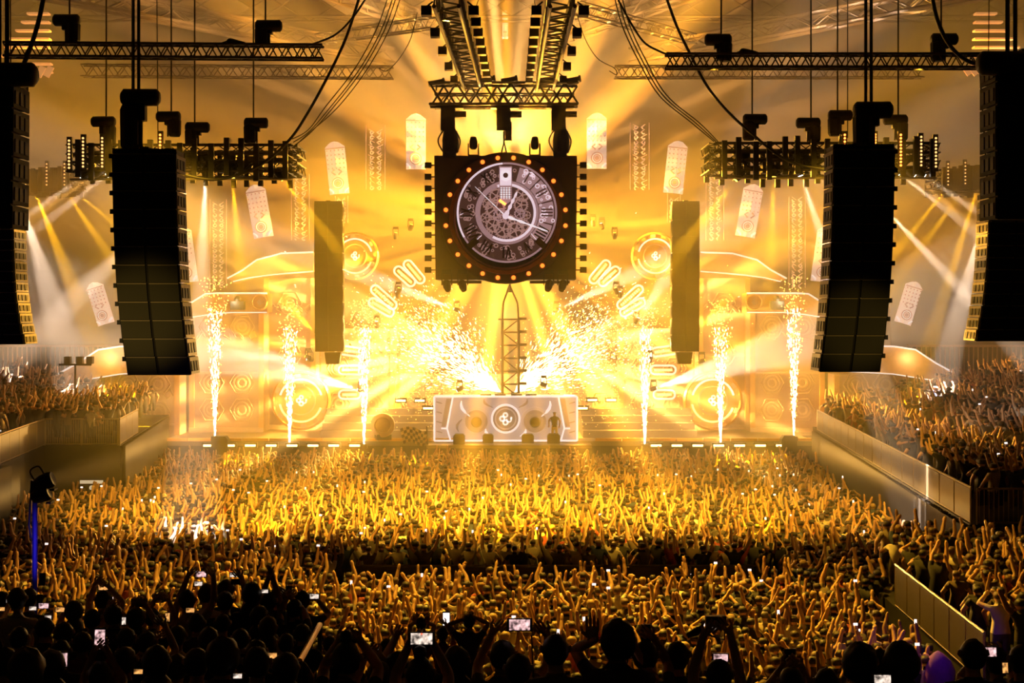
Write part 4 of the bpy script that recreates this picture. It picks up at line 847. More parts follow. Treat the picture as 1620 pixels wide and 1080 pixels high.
# ------------------------------------------------------------ grandstands, rails
def panel_rail(A, B, n, h, label, bars=8, name='guard_rail', mesh=True):
    A = Vector(A); B = Vector(B); t = thing(name, label, 'railing', A); d = (B-A)/n
    pm = MB().tube([(0, 0, 0), (0, 0, h)], .03, 5).mesh('post', 'rail'); e = d*.96
    tr = MB().tube([(0, 0, h), d+Vector((0, 0, h))], .035, 5).mesh('top_rail', 'rail'); br_ = MB().tube([(0, 0, .06), d+Vector((0, 0, .06))], .03, 5).mesh('bottom_rail', 'rail')
    sh = MB(); s = Vector((-d.y, d.x, 0)).normalized()*.02
    sh.add([d*.03+s+Vector((0, 0, .08)), e+s+Vector((0, 0, .08)), e+s+Vector((0, 0, h-.04)), d*.03+s+Vector((0, 0, h-.04)), d*.03-s+Vector((0, 0, .08)), e-s+Vector((0, 0, .08)), e-s+Vector((0, 0, h-.04)), d*.03-s+Vector((0, 0, h-.04))],
           [(0, 1, 2, 3), (7, 6, 5, 4), (0, 4, 5, 1), (1, 5, 6, 2), (2, 6, 7, 3), (3, 7, 4, 0)]); shm = sh.mesh('infill_panel', 'infill')
    bm = MB().tube([(0, 0, .06), (0, 0, h)], .013, 4).mesh('baluster', 'rail')
    for i in range(n):
        link('post', pm, t, d*i); link('top_rail', tr, t, d*i); link('bottom_rail', br_, t, d*i)
        if mesh: link('infill_panel', shm, t, d*i)
        else:
            for j in range(bars): link('baluster', bm, t, d*(i+(j+.5)/bars))
    link('post', pm, t, d*n); return t
def drape_wall(A, B, z0, z1, name, parent, folds=40, amp=.08):
    A = Vector(A); B = Vector(B); d = B-A; nrm = Vector((-d.y, d.x, 0)).normalized(); n = folds*4; v = []; f = []
    for i in range(n+1):
        p = A+d*i/n+nrm*amp*math.sin(i*PI/2+.4*math.sin(i*.37)); v += [(p.x, p.y, z0), (p.x, p.y, z1)]
    f = [(2*i, 2*i+2, 2*i+3, 2*i+1) for i in range(n)]
    m0 = len(v); v += [(A.x+nrm.x*.15, A.y+nrm.y*.15, z0), (A.x+nrm.x*.15, A.y+nrm.y*.15, z1), (B.x+nrm.x*.15, B.y+nrm.y*.15, z0), (B.x+nrm.x*.15, B.y+nrm.y*.15, z1)]
    f += [(m0, m0+1, m0+3, m0+2)]
    return MB().add(v, f).build(name, 'drape', parent, smooth=True)
ZR, ZL, ZP = 2.8, 3.5, 1.2
# right stand
RA, RB = Vector((14.1, 43.8, 0)), Vector((16.7, 78, 0))
t = thing('grandstand', 'raised right hand stand with black draped side, full of people', 'grandstand')
MB().add([(14.1, 43.8, 0), (44.5, 43.8, 0), (44.5, 80.4, 0), (17.0, 80.4, 0), (14.1, 43.8, ZR), (44.5, 43.8, ZR), (44.5, 80.4, ZR), (17.0, 80.4, ZR)],
         [(0, 3, 2, 1), (4, 5, 6, 7), (0, 1, 5, 4), (1, 2, 6, 5), (2, 3, 7, 6), (3, 0, 4, 7)]).build('platform', 'drape', t)
drape_wall((14.0, 43.7, 0), (16.6, 78, 0), 0, ZR-.03, 'side_drape', t, 90)
drape_wall((44, 43.6, 0), (14.0, 43.6, 0), 0, ZR-.03, 'front_drape', t, 50)
for i in range(9): MB().box((19+i*2.2, 44.2, ZR+i*.45), (44.4, 80.2, ZR+.45+i*.45)).build('tier', 'drape', t)
panel_rail((14.15, 43.85, ZR), (16.75, 78, ZR), 16, 1.12, 'long panelled guard rail sloping along the right stand')
panel_rail((14.3, 43.75, ZR), (22.7, 43.75, ZR), 4, 1.1, 'short guard rail with upright bars at the near end of the right stand', 14, mesh=False)
# left stand
t = thing('grandstand', 'raised left hand stand with plain dark front, full of people', 'grandstand')
MB().add([(-44.5, 54, 0), (-19.5, 54, 0), (-20.4, 62, 0), (-17.1, 62, 0), (-19.3, 80, 0), (-44.5, 80, 0)]+[(-44.5, 54, ZL), (-19.5, 54, ZL), (-20.4, 62, ZL), (-17.1, 62, ZL), (-19.3, 80, ZL), (-44.5, 80, ZL)],
         [(0, 5, 4, 3, 2, 1), (6, 7, 8, 9, 10, 11), (0, 1, 7, 6), (1, 2, 8, 7), (2, 3, 9, 8), (3, 4, 10, 9), (4, 5, 11, 10), (5, 0, 6, 11)]).build('platform', 'drape', t)
drape_wall((-19.2, 79, 0), (-17.0, 62, 0), 0, ZL-.03, 'side_drape', t, 40, .14)
for i in range(5): MB().box((-44.4, 56+0*i, ZL+i*.4), (-22.5-i*2, 79.5, ZL+.4+i*.4)).build('tier', 'drape', t)
panel_rail((-20.35, 61.95, ZL), (-17.15, 61.95, ZL), 2, 1.15, 'guard rail with upright bars across the front of the left stand', 16, mesh=False)
panel_rail((-17.1, 62, ZL), (-17.9, 68, ZL), 3, 1.15, 'panelled guard rail turning back along the left stand')
panel_rail((-19.0, 49.5, ZL), (-20.35, 61.9, ZL), 8, 1.15, 'panelled guard rail running toward the camera on the left stand')
MB().box((-28, 49.5, 0), (-19.0, 54, ZL)).build('near_platform', 'drape', t)
o = thing('lit_sign', 'tiny pale sign on the dark front of the left stand', 'sign', P(145, 762, 61.9)); MB().box((-.5, -.04, -.07), (.5, 0, .07)).build('plate', 'sign', o); MB().lathe([(.1, 0), (.1, .04), (.02, .05)], 10, ax='Y').build('lamp', 'sign', o, (0, 0, -.25))
# service wall at lower left with lit windows
t = thing('service_booth', 'dark service booth with lit windows at the left edge below the rail', 'booth', (-19.3, 48.5, 0))
MB().box((-6, 0, 0), (0, .9, 2.9)).build('wall', 'drape', t)
for x, z, w_, h_, m in ((-.4, 2.0, .35, .6, 'window'), (-1.2, 1.3, .25, .3, 'lamp_w'), (-1.3, .5, 1.0, .12, 'window'), (-1.6, .2, .9, .06, 'window'), (-2.6, 1.8, .3, .4, 'window')):
    q = MB().box((-w_/2, -.08, -h_/2), (w_/2, -.02, h_/2)).build('window', m, t, (x, 0, z+.5)); MB().box((-w_/2-.04, -.05, -h_/2-.04), (w_/2+.04, -.01, h_/2+.04)).build('window_frame', 'rail', q)
# lower right platform and barrier
t = thing('low_platform', 'low dark platform behind the slatted barrier at lower right', 'platform')
MB().add([(10.35, 30, 0), (30, 30, 0), (30, 43.5, 0), (10.7, 43.5, 0), (10.35, 30, ZP), (30, 30, ZP), (30, 43.5, ZP), (10.7, 43.5, ZP)],
         [(0, 3, 2, 1), (4, 5, 6, 7), (0, 1, 5, 4), (1, 2, 6, 5), (2, 3, 7, 6), (3, 0, 4, 7)]).build('deck', 'drape', t)
panel_rail((10.6, 39.3, ZP), (10.3, 31.0, ZP), 6, 1.16, 'panelled barrier with pale rails running toward the camera at lower right')
# barrier in the middle of the floor
panel_rail((-5.1, 45.9, 0), (7.9, 45.9, 0), 6, 1.15, 'crowd barrier that splits the front and rear of the floor')
# follow-spot mast lower left, lamp stand on the left stand
b = P(55, 935, 24); t = thing('lamp_mast', 'blue lit mast with two dark lamps at the lower left', 'mast', b)
Hm = P(55, 760, 24).z-b.z
MB().tube([(0, 0, -2.5), (0, 0, Hm)], .045, 8).build('pole', 'blue', t)
MB().tube([(-.06, 0, .9), (-.09, -.02, Hm*.6), (-.05, 0, Hm)], .02, 5).build('cable', 'cable', t)
for dz, dx in ((0, .16), (-.22, .1)):
    q = MB().lathe([(.1, -.14), (.13, -.05), (.14, .1), (.12, .16), (.02, .15)], 14, mx=Matrix.Rotation(R(70), 4, 'Y')).build('lamp', 'black', t, (dx, 0, Hm+dz-.02)); MB().box((.12, -.1, -.14), (.2, .1, -.11)).build('barn_door', 'black', q)
MB().tube(spline([Vector((0, 0, Hm)), Vector((-.08, 0, Hm+.16)), Vector((.06, 0, Hm+.24)), Vector((.16, 0, Hm+.1))], 6), .014, 5).build('cable_loop', 'cable', t)
l = spot(b+Vector((.25, -.3, Hm-.3)), b+Vector((.6, .5, 0)), 25, 70, (.25, .12, 1), .6); l2 = spot(b+Vector((.3, -1.2, .6)), b+Vector((0, 0, .8)), 40, 60, (.12, .08, 1), .6)
b = P(119, 640, 70); t = thing('light_stand', 'thin stand with small lamps in front of the outer left set roof', 'stand', b)
Hs = P(119, 575, 70).z-b.z
MB().tube([(0, 0, 0), (0, 0, Hs)], .05, 6).build('pole', 'black', t); MB().box((-.8, -.05, Hs-.1), (.8, .05, Hs)).build('crossbar', 'alu', t)
for x in (-.5, .1, .6): MB().box((x, -.2, Hs), (x+.3, .1, Hs+.35)).build('lamp', 'black', t)
for px, n in ((376, 'left'), (1229, 'right')):
    o = thing('set_lamp', 'dark lamp box on the roof ledge of the %s set tower' % n, 'stage light', P(px, 490, 82.4)); MB().box((-.4, -.2, 0), (.4, .2, .5)).build('housing', 'black', o); MB().lathe([(.18, 0), (.2, .15), (.1, .3)], 10).build('beacon', 'black', o, (0, 0, .5)); point(P(px-8 if px < 800 else px+8, 478, 81.9), 60, (1, .75, .4), .1)
for px, n in ((165, 'left'), (1445, 'right')): point(P(px, 568, 80), 90, (1, .7, .35), .2)
for px, n in ((400, 'left'), (1205, 'right')): point(P(px, 425, 83), 90, (1, .7, .35), .2)

# ------------------------------------------------------------ people
def person_mat():
    def shader(name, cols, rough):
        m = bpy.data.materials.new(name); m.use_nodes = True; nt = m.node_tree; b = nt.nodes['Principled BSDF']; b.inputs['Roughness'].default_value = rough
        at = nt.nodes.new('ShaderNodeAttribute'); at.attribute_name = 'rnd'; oi = nt.nodes.new('ShaderNodeObjectInfo')
        ad = nt.nodes.new('ShaderNodeMath'); ad.operation = 'ADD'; nt.links.new(at.outputs['Fac'], ad.inputs[0]); nt.links.new(oi.outputs['Random'], ad.inputs[1])
        fr = nt.nodes.new('ShaderNodeMath'); fr.operation = 'FRACT'; nt.links.new(ad.outputs[0], fr.inputs[0])
        cr = nt.nodes.new('ShaderNodeValToRGB'); cr.color_ramp.interpolation = 'CONSTANT'; e = cr.color_ramp.elements; n = len(cols)
        while len(e) < n: e.new(.5)
        for i, (p, c) in enumerate(cols): e[i].position = p; e[i].color = (*c, 1)
        nt.links.new(fr.outputs[0], cr.inputs[0]); nt.links.new(cr.outputs[0], b.inputs['Base Color']); return m
    return [shader('skin_tones', [(0, (.62, .36, .2)), (.35, (.55, .3, .17)), (.6, (.68, .42, .26)), (.85, (.3, .15, .08))], .55),
            shader('shirts', [(0, (.03, .027, .025)), (.4, (.09, .07, .06)), (.58, (.4, .33, .27)), (.7, (.14, .1, .08)), (.8, (.7, .62, .55)), (.9, (.3, .05, .03)), (.94, (.05, .07, .16))], .85),
            shader('hair_colours', [(0, (.02, .013, .01)), (.5, (.05, .03, .02)), (.75, (.11, .06, .03)), (.9, (.35, .22, .1))], .6),
            shader('trousers', [(0, (.02, .02, .03)), (.5, (.05, .05, .07)), (.8, (.12, .1, .08))], .85)]
PM = person_mat()
def arm_ik(sh, tgt, out, L1=.29, L2=.27):
    d = tgt-sh; D = d.length; mx = (L1+L2)*.985
    if D > mx: tgt = sh+d*(mx/D); d = tgt-sh; D = mx
    a = (L1*L1-L2*L2+D*D)/(2*D); h = math.sqrt(max(0, L1*L1-a*a)); n = d/D; o = (out-n*out.dot(n))
    o = o.normalized() if o.length > 1e-5 else Vector((1, 0, 0))
    return sh+n*a+o*h, tgt
def body(hands, lean=0, detail=False, head_tilt=0, legs=True, build=1.0, wide=False):
    """one continuous skin around a skeleton, facing +Y, feet at z=0, about 1.76 m tall. hands: two targets (L, R)"""
    V = []; E_ = []; Rr = []
    def v(p, r, pr=None):
        V.append(tuple(p)); Rr.append(r if isinstance(r, tuple) else (r, r)); i = len(V)-1
        if pr is not None: E_.append((pr, i))
        return i
    b = build; ly = lean
    pel = v((0, 0, .95), (.15*b, .11*b)); sp = v((0, ly*.3, 1.15), (.135*b, .1*b), pel); ch = v((0, ly*.8, 1.36), (.165*b, .11*b), sp)
    nb = v((0, ly, 1.47), (.075, .065), ch); nk = v((0, ly+.01, 1.545), (.055, .055), nb)
    h0 = v((0, ly+.03+head_tilt*.02, 1.61), (.075, .085), nk); h1 = v((0, ly+.02+head_tilt*.04, 1.68), (.088, .1), h0); h2 = v((0, ly+.01+head_tilt*.05, 1.745), (.06, .07), h1)
    bones = [(pel, sp, 'sh'), (sp, ch, 'sh'), (ch, nb, 'sh'), (nb, nk, 'sk'), (nk, h0, 'sk'), (h0, h1, 'hd'), (h1, h2, 'hd')]
    ends = []
    for sx, tg in ((-1, hands[0]), (1, hands[1])):
        s0 = Vector((sx*.185*b, ly*.9, 1.41)); a = v(s0, (.068*b, .068*b), ch); e, t_ = arm_ik(s0, Vector(tg), Vector((sx*.4, .75, -.45)) if detail and not wide else Vector((sx*1.0, -.25, -.5)))
        m1 = v(s0.lerp(e, .5), (.054, .054), a); el = v(e, (.045, .045), m1); fm = v(e.lerp(t_, .45), (.042, .042), el); wr = v(t_, (.03, .033), fm)
        d = (t_-e).normalized(); hp = v(t_+d*.07, (.04, .024) if detail else (.048, .035), wr)
        if not detail: hq = v(t_+d*.15, (.03, .018), hp); bones.append((hp, hq, 'sk'))
        bones += [(ch, a, 'sh'), (a, m1, 'sh'), (m1, el, 'sk'), (el, fm, 'sk'), (fm, wr, 'sk'), (wr, hp, 'sk')]
        ends.append((t_, d))
    if legs:
        for sx in (-1, 1):
            h_ = v((sx*.1, 0, .86), (.095, .095), pel); k_ = v((sx*.11, .03, .49), (.06, .06), h_); an = v((sx*.12, -.02, .1), (.042, .042), k_); ft = v((sx*.13, .13, .035), (.045, .035), an)
            bones += [(pel, h_, 'tr'), (h_, k_, 'tr'), (k_, an, 'tr'), (an, ft, 'tr')]
    me = bpy.data.meshes.new('tmp'); me.from_pydata(V, E_, []); o = bpy.data.objects.new('tmp', me); C.objects.link(o)
    md = o.modifiers.new('s', 'SKIN'); md.use_smooth_shade = True
    for i, d in enumerate(me.skin_vertices[0].data): d.radius = Rr[i]; d.use_root = (i == 0)
    if detail: sb = o.modifiers.new('u', 'SUBSURF'); sb.levels = 1; sb.render_levels = 1
    dg = bpy.context.evaluated_depsgraph_get(); out = bpy.data.meshes.new_from_object(o.evaluated_get(dg)); bpy.data.objects.remove(o); bpy.data.meshes.remove(me)
    # colour each face by the nearest bone
    n = len(out.polygons); cen = np.empty(n*3); out.polygons.foreach_get('center', cen); cen = cen.reshape(-1, 3); best = np.full(n, 1e9); lab = np.zeros(n, int); code = dict(sk=0, sh=1, hd=0, tr=3)
    for a, c, kd in bones:
        A, B_ = np.array(V[a]), np.array(V[c]); d = B_-A; u = np.clip(((cen-A)@d)/(d@d), 0, 1); q = np.linalg.norm(cen-(A+u[:, None]*d), axis=1)-.3*(Rr[a][0]+Rr[c][0])/2
        k_ = q < best; best[k_] = q[k_]; lab[k_] = code[kd]+(10 if kd == 'hd' else 0)
    hy = cen[:, 1]-ly; hair = (lab == 10) & ((hy < .055) | (cen[:, 2] > 1.745)) & (cen[:, 2] > 1.6); lab[lab == 10] = 0; lab[hair] = 2
    out.materials.clear()
    for m in PM: out.materials.append(m)
    out.polygons.foreach_set('material_index', lab.astype(np.int32)); out.polygons.foreach_set('use_smooth', np.ones(n, bool)); out.update()
    return out, ends
POSES = [  # hand targets, lean
 (((-.3, .15, 2.0), (.3, .15, 2.0)), 'with both arms raised', 1), (((-.12, .2, 2.0), (.14, .2, 2.02)), 'with both hands together overhead', 1),
 (((-.45, .2, 1.85), (.48, .1, 1.88)), 'with both arms spread up', 1), (((-.3, .25, 1.0), (.25, .25, 1.98)), 'with one arm raised', 1),
 (((-.28, .3, 1.95), (.3, .2, .95)), 'with one arm reaching up', 1), (((-.14, .38, 1.62), (.14, .38, 1.64)), 'holding hands up in front of the face', 1),
 (((-.3, .12, .95), (.3, .12, .95)), 'standing with arms down', 0), (((-.2, .3, 1.3), (.2, .35, 1.35)), 'clapping at chest height', 0),
 (((-.05, .3, 1.9), (.5, .1, 1.6)), 'with one arm up and one bent', 1), (((-.35, .35, 1.75), (.1, .4, 1.85)), 'reaching forward and up', 1)]
VAR = []
for i, (h_, lb, up) in enumerate(POSES):
    me, ends = body([Vector(a) for a in h_], lean=.02*(i % 3)); me.name = 'person'; VAR.append((me, ends, lb))
def tris(me):
    nv = len(me.vertices); co = np.empty(nv*3, np.float32); me.vertices.foreach_get('co', co); co = co.reshape(-1, 3)
    me.calc_loop_triangles(); nt = len(me.loop_triangles); t = np.empty(nt*3, np.int32); me.loop_triangles.foreach_get('vertices', t)
    pi = np.empty(nt, np.int32); me.loop_triangles.foreach_get('polygon_index', pi); mi = np.empty(len(me.polygons), np.int32); me.polygons.foreach_get('material_index', mi)
    keep = co[t.reshape(-1, 3)][:, :, 2].max(1) > .42      # lower legs are never seen in the packed crowd
    return co, t.reshape(-1, 3)[keep], mi[pi][keep]
TV = [tris(v[0]) for v in VAR]
rc = np.random.RandomState(4); people = []      # (x, y, z, rot, scale, variant)
W_UP = [.09, .05, .06, .13, .11, .1, .2, .12, .08, .06]
def fill(inside, zf, x0, x1, y0, y1, sx, sy, skip=.04, up=W_UP, face=0, zone='floor'):
    y = y0; r_ = 0
    while y < y1:
        x = x0+(r_ % 2)*sx/2
        while x < x1:
            px, py = x+rc.uniform(-.16, .16), y+rc.uniform(-.14, .14)
            if inside(px, py) and rc.rand() > skip:
                rot = rc.normal(face, .35) if rc.rand() > .08 else rc.uniform(-PI, PI)
                people.append((px, py, zf(px, py), rot, rc.uniform(.93, 1.07), rc.choice(len(POSES), p=np.array(up)/sum(up)), zone))
            x += sx
        y += sy; r_ += 1
def seen(px, py, z, m=40): u = 810+px*2250/py; v = 490+(ZC-z-1.0)*2250/py; return -m < u < 1620+m and v < 1120
xl = lambda y: -20.2 if y < 50 else (-18.0 if y < 53 else (-21.2+0 if y < 61 else -17.3-(y-62)*.13))
xr = lambda y: 9.9 if y < 40 else (10.6+(y-40)*.8 if y < 43.8 else 13.6+(y-43.8)*.076)
fill(lambda x, y: xl(y)+.4 < x < xr(y)-.3 and not (-5.6 < x < 8.6 and 41.8 < y < 46.2) and seen(x, y, 0) and (y < 76.2), lambda x, y: 0, -22, 18, 29, 76.3, .6, .66)
fill(lambda x, y: x > (14.1 if y < 44 else 14.5+(y-43.8)*.076) and seen(x, y, 4), lambda x, y: ZR+.45*max(0, min(9, math.floor((x-19)/2.2)+1)), 14, 32, 44.4, 80, .62, .8, zone='right', face=.35)
fill(lambda x, y: x < (-20.9 if y < 61.5 else -17.6-(y-62)*.13) and seen(x, y, 4), lambda x, y: ZL+(.4*max(0, min(5, math.floor((-22.5-x)/2)+1)) if y > 56 else 0), -34, -17.5, 55, 79, .6, .75, zone='left', face=-.3)
fill(lambda x, y: x > 10.9 and seen(x, y, ZP), lambda x, y: ZP, 10.9, 18, 30.5, 43.0, .62, .72, zone='low', up=[.1, .05, .05, .12, .1, .16, .2, .1, .06, .06])
people.sort(key=lambda p: p[1])
NIND = 235
near, far = people[:NIND], people[NIND:]
# the nearest ones as individuals
ZLAB = dict(floor='person at the rear of the packed floor, ', low='person on the low platform at lower right, ', left='person on the left stand, ', right='person on the right stand, ')
ZGRP = dict(floor='dancers at the rear of the floor', low='crowd on the low platform behind the barrier', left='crowd on the left stand', right='crowd on the right stand')
def hand_pos(p, which=1):
    x, y, z, rot, s, v_, _ = p; t_, d = VAR[v_][1][which]; q = (t_+d*.15)*s; c_, sn = math.cos(rot), math.sin(rot)
    return Vector((x+q.x*c_-q.y*sn, y+q.x*sn+q.y*c_, z+q.z))
for p in near:
    x, y, z, rot, s, v_, zn = p; o = link('person', VAR[v_][0], None, (x, y, z), (0, 0, rot)); o.scale = (s, s, s)
    tag(o, ZLAB[zn]+POSES[v_][1], 'person', ZGRP[zn]+', '+POSES[v_][1])
# the rest of the crowd as one mesh
cos, trs, mis, rnd = [], [], [], []; off = 0
for x, y, z, rot, s, v_, zn in far:
    co, t_, mi = TV[v_]; c_, sn = math.cos(rot)*s, math.sin(rot)*s
    q = np.empty_like(co); q[:, 0] = co[:, 0]*c_-co[:, 1]*sn+x; q[:, 1] = co[:, 0]*sn+co[:, 1]*c_+y; q[:, 2] = co[:, 2]*s+z
    cos.append(q); trs.append(t_+off); mis.append(mi); rnd.append(np.full(len(co), rc.rand(), np.float32)); off += len(co)
co = np.concatenate(cos); t_ = np.concatenate(trs).astype(np.int32); mi = np.concatenate(mis); rn = np.concatenate(rnd)
me = bpy.data.meshes.new('crowd'); me.vertices.add(len(co)); me.vertices.foreach_set('co', co.ravel()); me.loops.add(t_.size); me.loops.foreach_set('vertex_index', t_.ravel())
me.polygons.add(len(t_)); me.polygons.foreach_set('loop_start', np.arange(0, t_.size, 3, dtype=np.int32)); me.polygons.foreach_set('material_index', mi.astype(np.int32)); me.polygons.foreach_set('use_smooth', np.ones(len(t_), bool))
for m in PM: me.materials.append(m)
at = me.attributes.new('rnd', 'FLOAT', 'POINT'); at.data.foreach_set('value', rn); me.update(calc_edges=True)
tag(link('crowd', me), 'packed concert crowd with raised arms on the floor and both stands', 'crowd', kind='stuff')
print('PEOPLE', len(people), 'TRIS', len(t_))
# lit phones above the crowd
phm = [MB().box((-.03, -.006, -.05), (.03, .006, .05)).mesh('phone', 'led'), MB().box((-.05, -.006, -.03), (.05, .006, .03)).mesh('phone', 'led')]
cand = [p for p in people if POSES[p[5]][2] and p[1] < 66 and abs(p[3]) < .8]; rc.shuffle(cand)
for p in cand[:150]:
    o = link('phone', phm[rc.randint(2)], None, hand_pos(p)+Vector((0, -.02, .03)), (R(-12), 0, p[3]*.4)); zn = p[6]
    tag(o, 'tiny lit phone screen held up in the crowd on the %s' % dict(floor='arena floor', low='low right platform', left='left stand', right='right stand')[zn], 'phone', 'lit phones in the crowd, '+zn)

# ------------------------------------------------------------ the nearest audience, seen from behind against the light
def fingers(mb, w, d, palm_n, side_, curl, mi=0, sc=1.0):
    """palm, four unequal bent fingers and a thumb that leaves the side of the palm"""
    d = d.normalized(); n = (palm_n-d*palm_n.dot(d)).normalized(); s = d.cross(n)*side_
    mb.tube([w-d*.015, w+d*.03, w+d*.085, w+d*.1], [.026*sc, .038*sc, .044*sc, .036*sc], 8, mi, flat=.5 if 1 else 1)
    for i, (L, o) in enumerate(((.072, -.03), (.082, -.01), (.077, .011), (.06, .031))):
        p = w+d*.09+s*o*sc; q = p+d*L*.42*sc+s*o*.2; a = (d*math.cos(curl)+n*math.sin(curl)); q2 = q+a*L*.34*sc; a2 = (d*math.cos(curl*1.9)+n*math.sin(curl*1.9)); q3 = q2+a2*L*.3*sc
        mb.tube([p-d*.02, q, q2, q3], [.0115*sc, .0105*sc, .0095*sc, .006*sc], 6, mi)
    p = w+d*.03-s*.03*sc; q = p-s*.032*sc+d*.03*sc+n*.012; q2 = q+d*.035*sc+n*.02*math.sin(curl+.3)-s*.008*sc
    mb.tube([p+s*.015, q, q2], [.016*sc, .0125*sc, .008*sc], 6, mi)
def phone_at(px, py, Y, vertical, label, m='screen', w_=.15, tilt=-8, rec=False, roll=0):
    t = thing('phone', label, 'phone', P(px, py, Y)); t.rotation_euler = (R(tilt), R(roll), 0); a, b = (w_/2, w_*.26) if not vertical else (w_*.26, w_/2)
    MB().box((-a, -.004, -b), (a, .005, b)).build('shell', 'phonebody', t); MB().box((-a*.82, -.006, -b*.8), (a*.82, -.004, b*.8)).build('screen', m, t)
    if rec: MB().lathe([(.006, 0), (.006, .002), (.001, .003)], 8, ax='Y').build('record_dot', 'red', t, (0, -.006, b*.7))
    return t
TIER = lambda Y: 5.35-(Y-9)*.17 if Y < 13 else 4.67-(Y-13)*.15
def audience(hx, hy, Y, label, hands=None, hair='short', build=1.0, turn=0, blue=False, wide=False, hscale=1.0):
    """hx, hy: photo position of the head centre. hands: list of (px, py, pose) for left/right hand targets"""
    hc = P(hx, hy, Y); zf = TIER(Y); s = max(.82, min(1.2, (hc.z-zf)/1.68)); zf = hc.z-1.68*s
    t = thing('person', label, 'person', (hc.x, Y, zf)); t.scale = (s, s, s)
    tg = []; spec = []
    for i, h_ in enumerate(hands or [None, None]):
        if h_ is None: tg.append(Vector(((-1, 1)[i]*.28, .08, .95))); spec.append(None)
        else:
            q = (P(h_[0], h_[1], Y-.0)-t.location)/s; dy = h_[3] if len(h_) > 3 else .28; kk = (Y+dy)/Y
            q = (P(h_[0], h_[1], Y+dy)-t.location)/s; tg.append(q); spec.append(h_[2])
    # keep shoulders under far hands by stretching reach a little
    me, ends = body(tg, detail=True, build=build, legs=False if Y < 13.5 else False, head_tilt=.3, wide=wide)
    o = link('body', me, t)
    for i, (w_, d) in enumerate(ends):
        mb = MB()
        if spec[i] is None: fingers(mb, w_, d, Vector((0, 1, 0)), (1, -1)[i], .5)
        elif spec[i] == 'open': fingers(mb, w_, Vector((0, .05, 1)), Vector((0, 1, 0)), (-1, 1)[i], .12, sc=1.12)
        elif spec[i] == 'fist': fingers(mb, w_, d, Vector((0, 1, 0)), (-1, 1)[i], 1.45)
        elif spec[i] == 'clap': fingers(mb, w_, d, Vector(((1, -1)[i], .2, 0)), (1, -1)[i], .2)
        else: fingers(mb, w_, (d+Vector(((.9, -.9)[i], 0, .3))).normalized(), Vector((0, -1, 0)) if 0 else Vector((0, 1, 0)), (-1, 1)[i], .75)
        mb.build('hand', PM[0], t, smooth=True)
    # trousers below the shirt
    mb = MB(); mb.tube([(0, 0, .98), (0, 0, .8)], [.17, .17], 12)
    for sx in (-1, 1): mb.tube([(sx*.09, 0, .86), (sx*.1, .03, .5), (sx*.11, -.01, .08)], [.1, .07, .06], 8); mb.tube([(sx*.11, -.06, .05), (sx*.12, .16, .04)], [.05, .04], 6)
    mb.build('trousers', PM[3], t, smooth=True)
    c = Vector((0, .012, 1.675)); n = 14; mb = MB(); v = []; f = []; R0 = .118*hscale
    if hair in ('short', 'afro', 'long', 'bun', 'cap'):
        r0 = {'short': 1, 'afro': 1.3, 'long': 1.12, 'bun': 1.05, 'cap': 1.08}[hair]*R0; rr = random.Random(int(hx))
        prof = []
        for i in range(9):
            a = PI*i/8*.78; prof.append((r0*math.sin(a)*.92, r0*math.cos(a)*1.0))
        if hair == 'long': prof += [(r0*.95, -.15), (r0*1.05, -.28), (r0*.8, -.4), (r0*.3, -.44)]
        v = []
        for r_, z_ in prof:
            for j in range(n):
                t_ = 2*PI*j/n; k_ = 1+(.05 if hair != 'afro' else .08)*rr.uniform(-1, 1); y_ = r_*math.sin(t_)*k_; back = -.015
                if y_ > .05 and z_ < .03: y_ = .05
                v.append((c.x+r_*math.cos(t_)*k_*.92, c.y+y_*1.05+back, c.z+z_*k_))
        k = len(prof); f = [(i*n+j, (i+1)*n+j, (i+1)*n+(j+1) % n, i*n+(j+1) % n) for i in range(k-1) for j in range(n)]+[tuple((k-1)*n+j for j in range(n))]
        mb.add(v, f)
        if hair == 'bun': mb.lathe([(.01, -.05), (.045, -.03), (.05, 0), (.04, .035), (.01, .05)], 10, mx=Matrix.Translation(c+Vector((0, -.03, .16))))
        if hair == 'cap': mb.tube([c+Vector((0, .08, .03)), c+Vector((0, .19, .0))], [.08, .06], 8, flat=.2)
        mb.build('hair', 'hair', t, smooth=True)
    # ears, nose, mouth and eyes
    for sx in (-1, 1): MB().tube([(sx*.088, .01, 1.655), (sx*.104, .0, 1.68), (sx*.1, 0, 1.71)], [.012, .02, .014], 7).build('ear', PM[0], t, smooth=True)
    mb = MB(); mb.tube([(0, .115, 1.715), (0, .14, 1.67), (0, .118, 1.66)], [.01, .018, .012], 7); mb.build('nose', PM[0], t, smooth=True)
    [MB().tube([(sx*.036-.014, .118, 1.705), (sx*.036+.014, .118, 1.705)], .009, 6).build('eye', 'phonebody', t) for sx in (-1, 1)]; MB().tube([(-.028, .118, 1.628), (.028, .118, 1.628)], .008, 6).build('mouth', 'phonebody', t)
    if blue: MB().tube([(0, 0, .95), (0, 0, 1.2), (0, 0, 1.4), (0, .0, 1.49)], [.19, .19, .215, .1], 16, flat=.72).build('shirt', 'blueshirt', t, smooth=True)
    return t
tiers = thing('tribune', 'stepped spectator tribune under the nearest dark silhouettes', 'platform', (0, 0, 0))
for i in range(6): Y = 8.8+i*.8; MB().box((-14, Y-.4, 0), (14, Y+.4, TIER(Y)-.05)).build('step', 'drape', tiers)
for i in range(10): Y = 13.6+i*.8; MB().box((-14, Y-.4, 0), (-2.35, Y+.4, TIER(Y)-.05)).build('step', 'drape', tiers)
t = thing('handrail', 'bright slanting handrail between the left block of seats and the floor', 'railing', P(474, 1046, 15)); q = P(506, 988, 18)-t.location
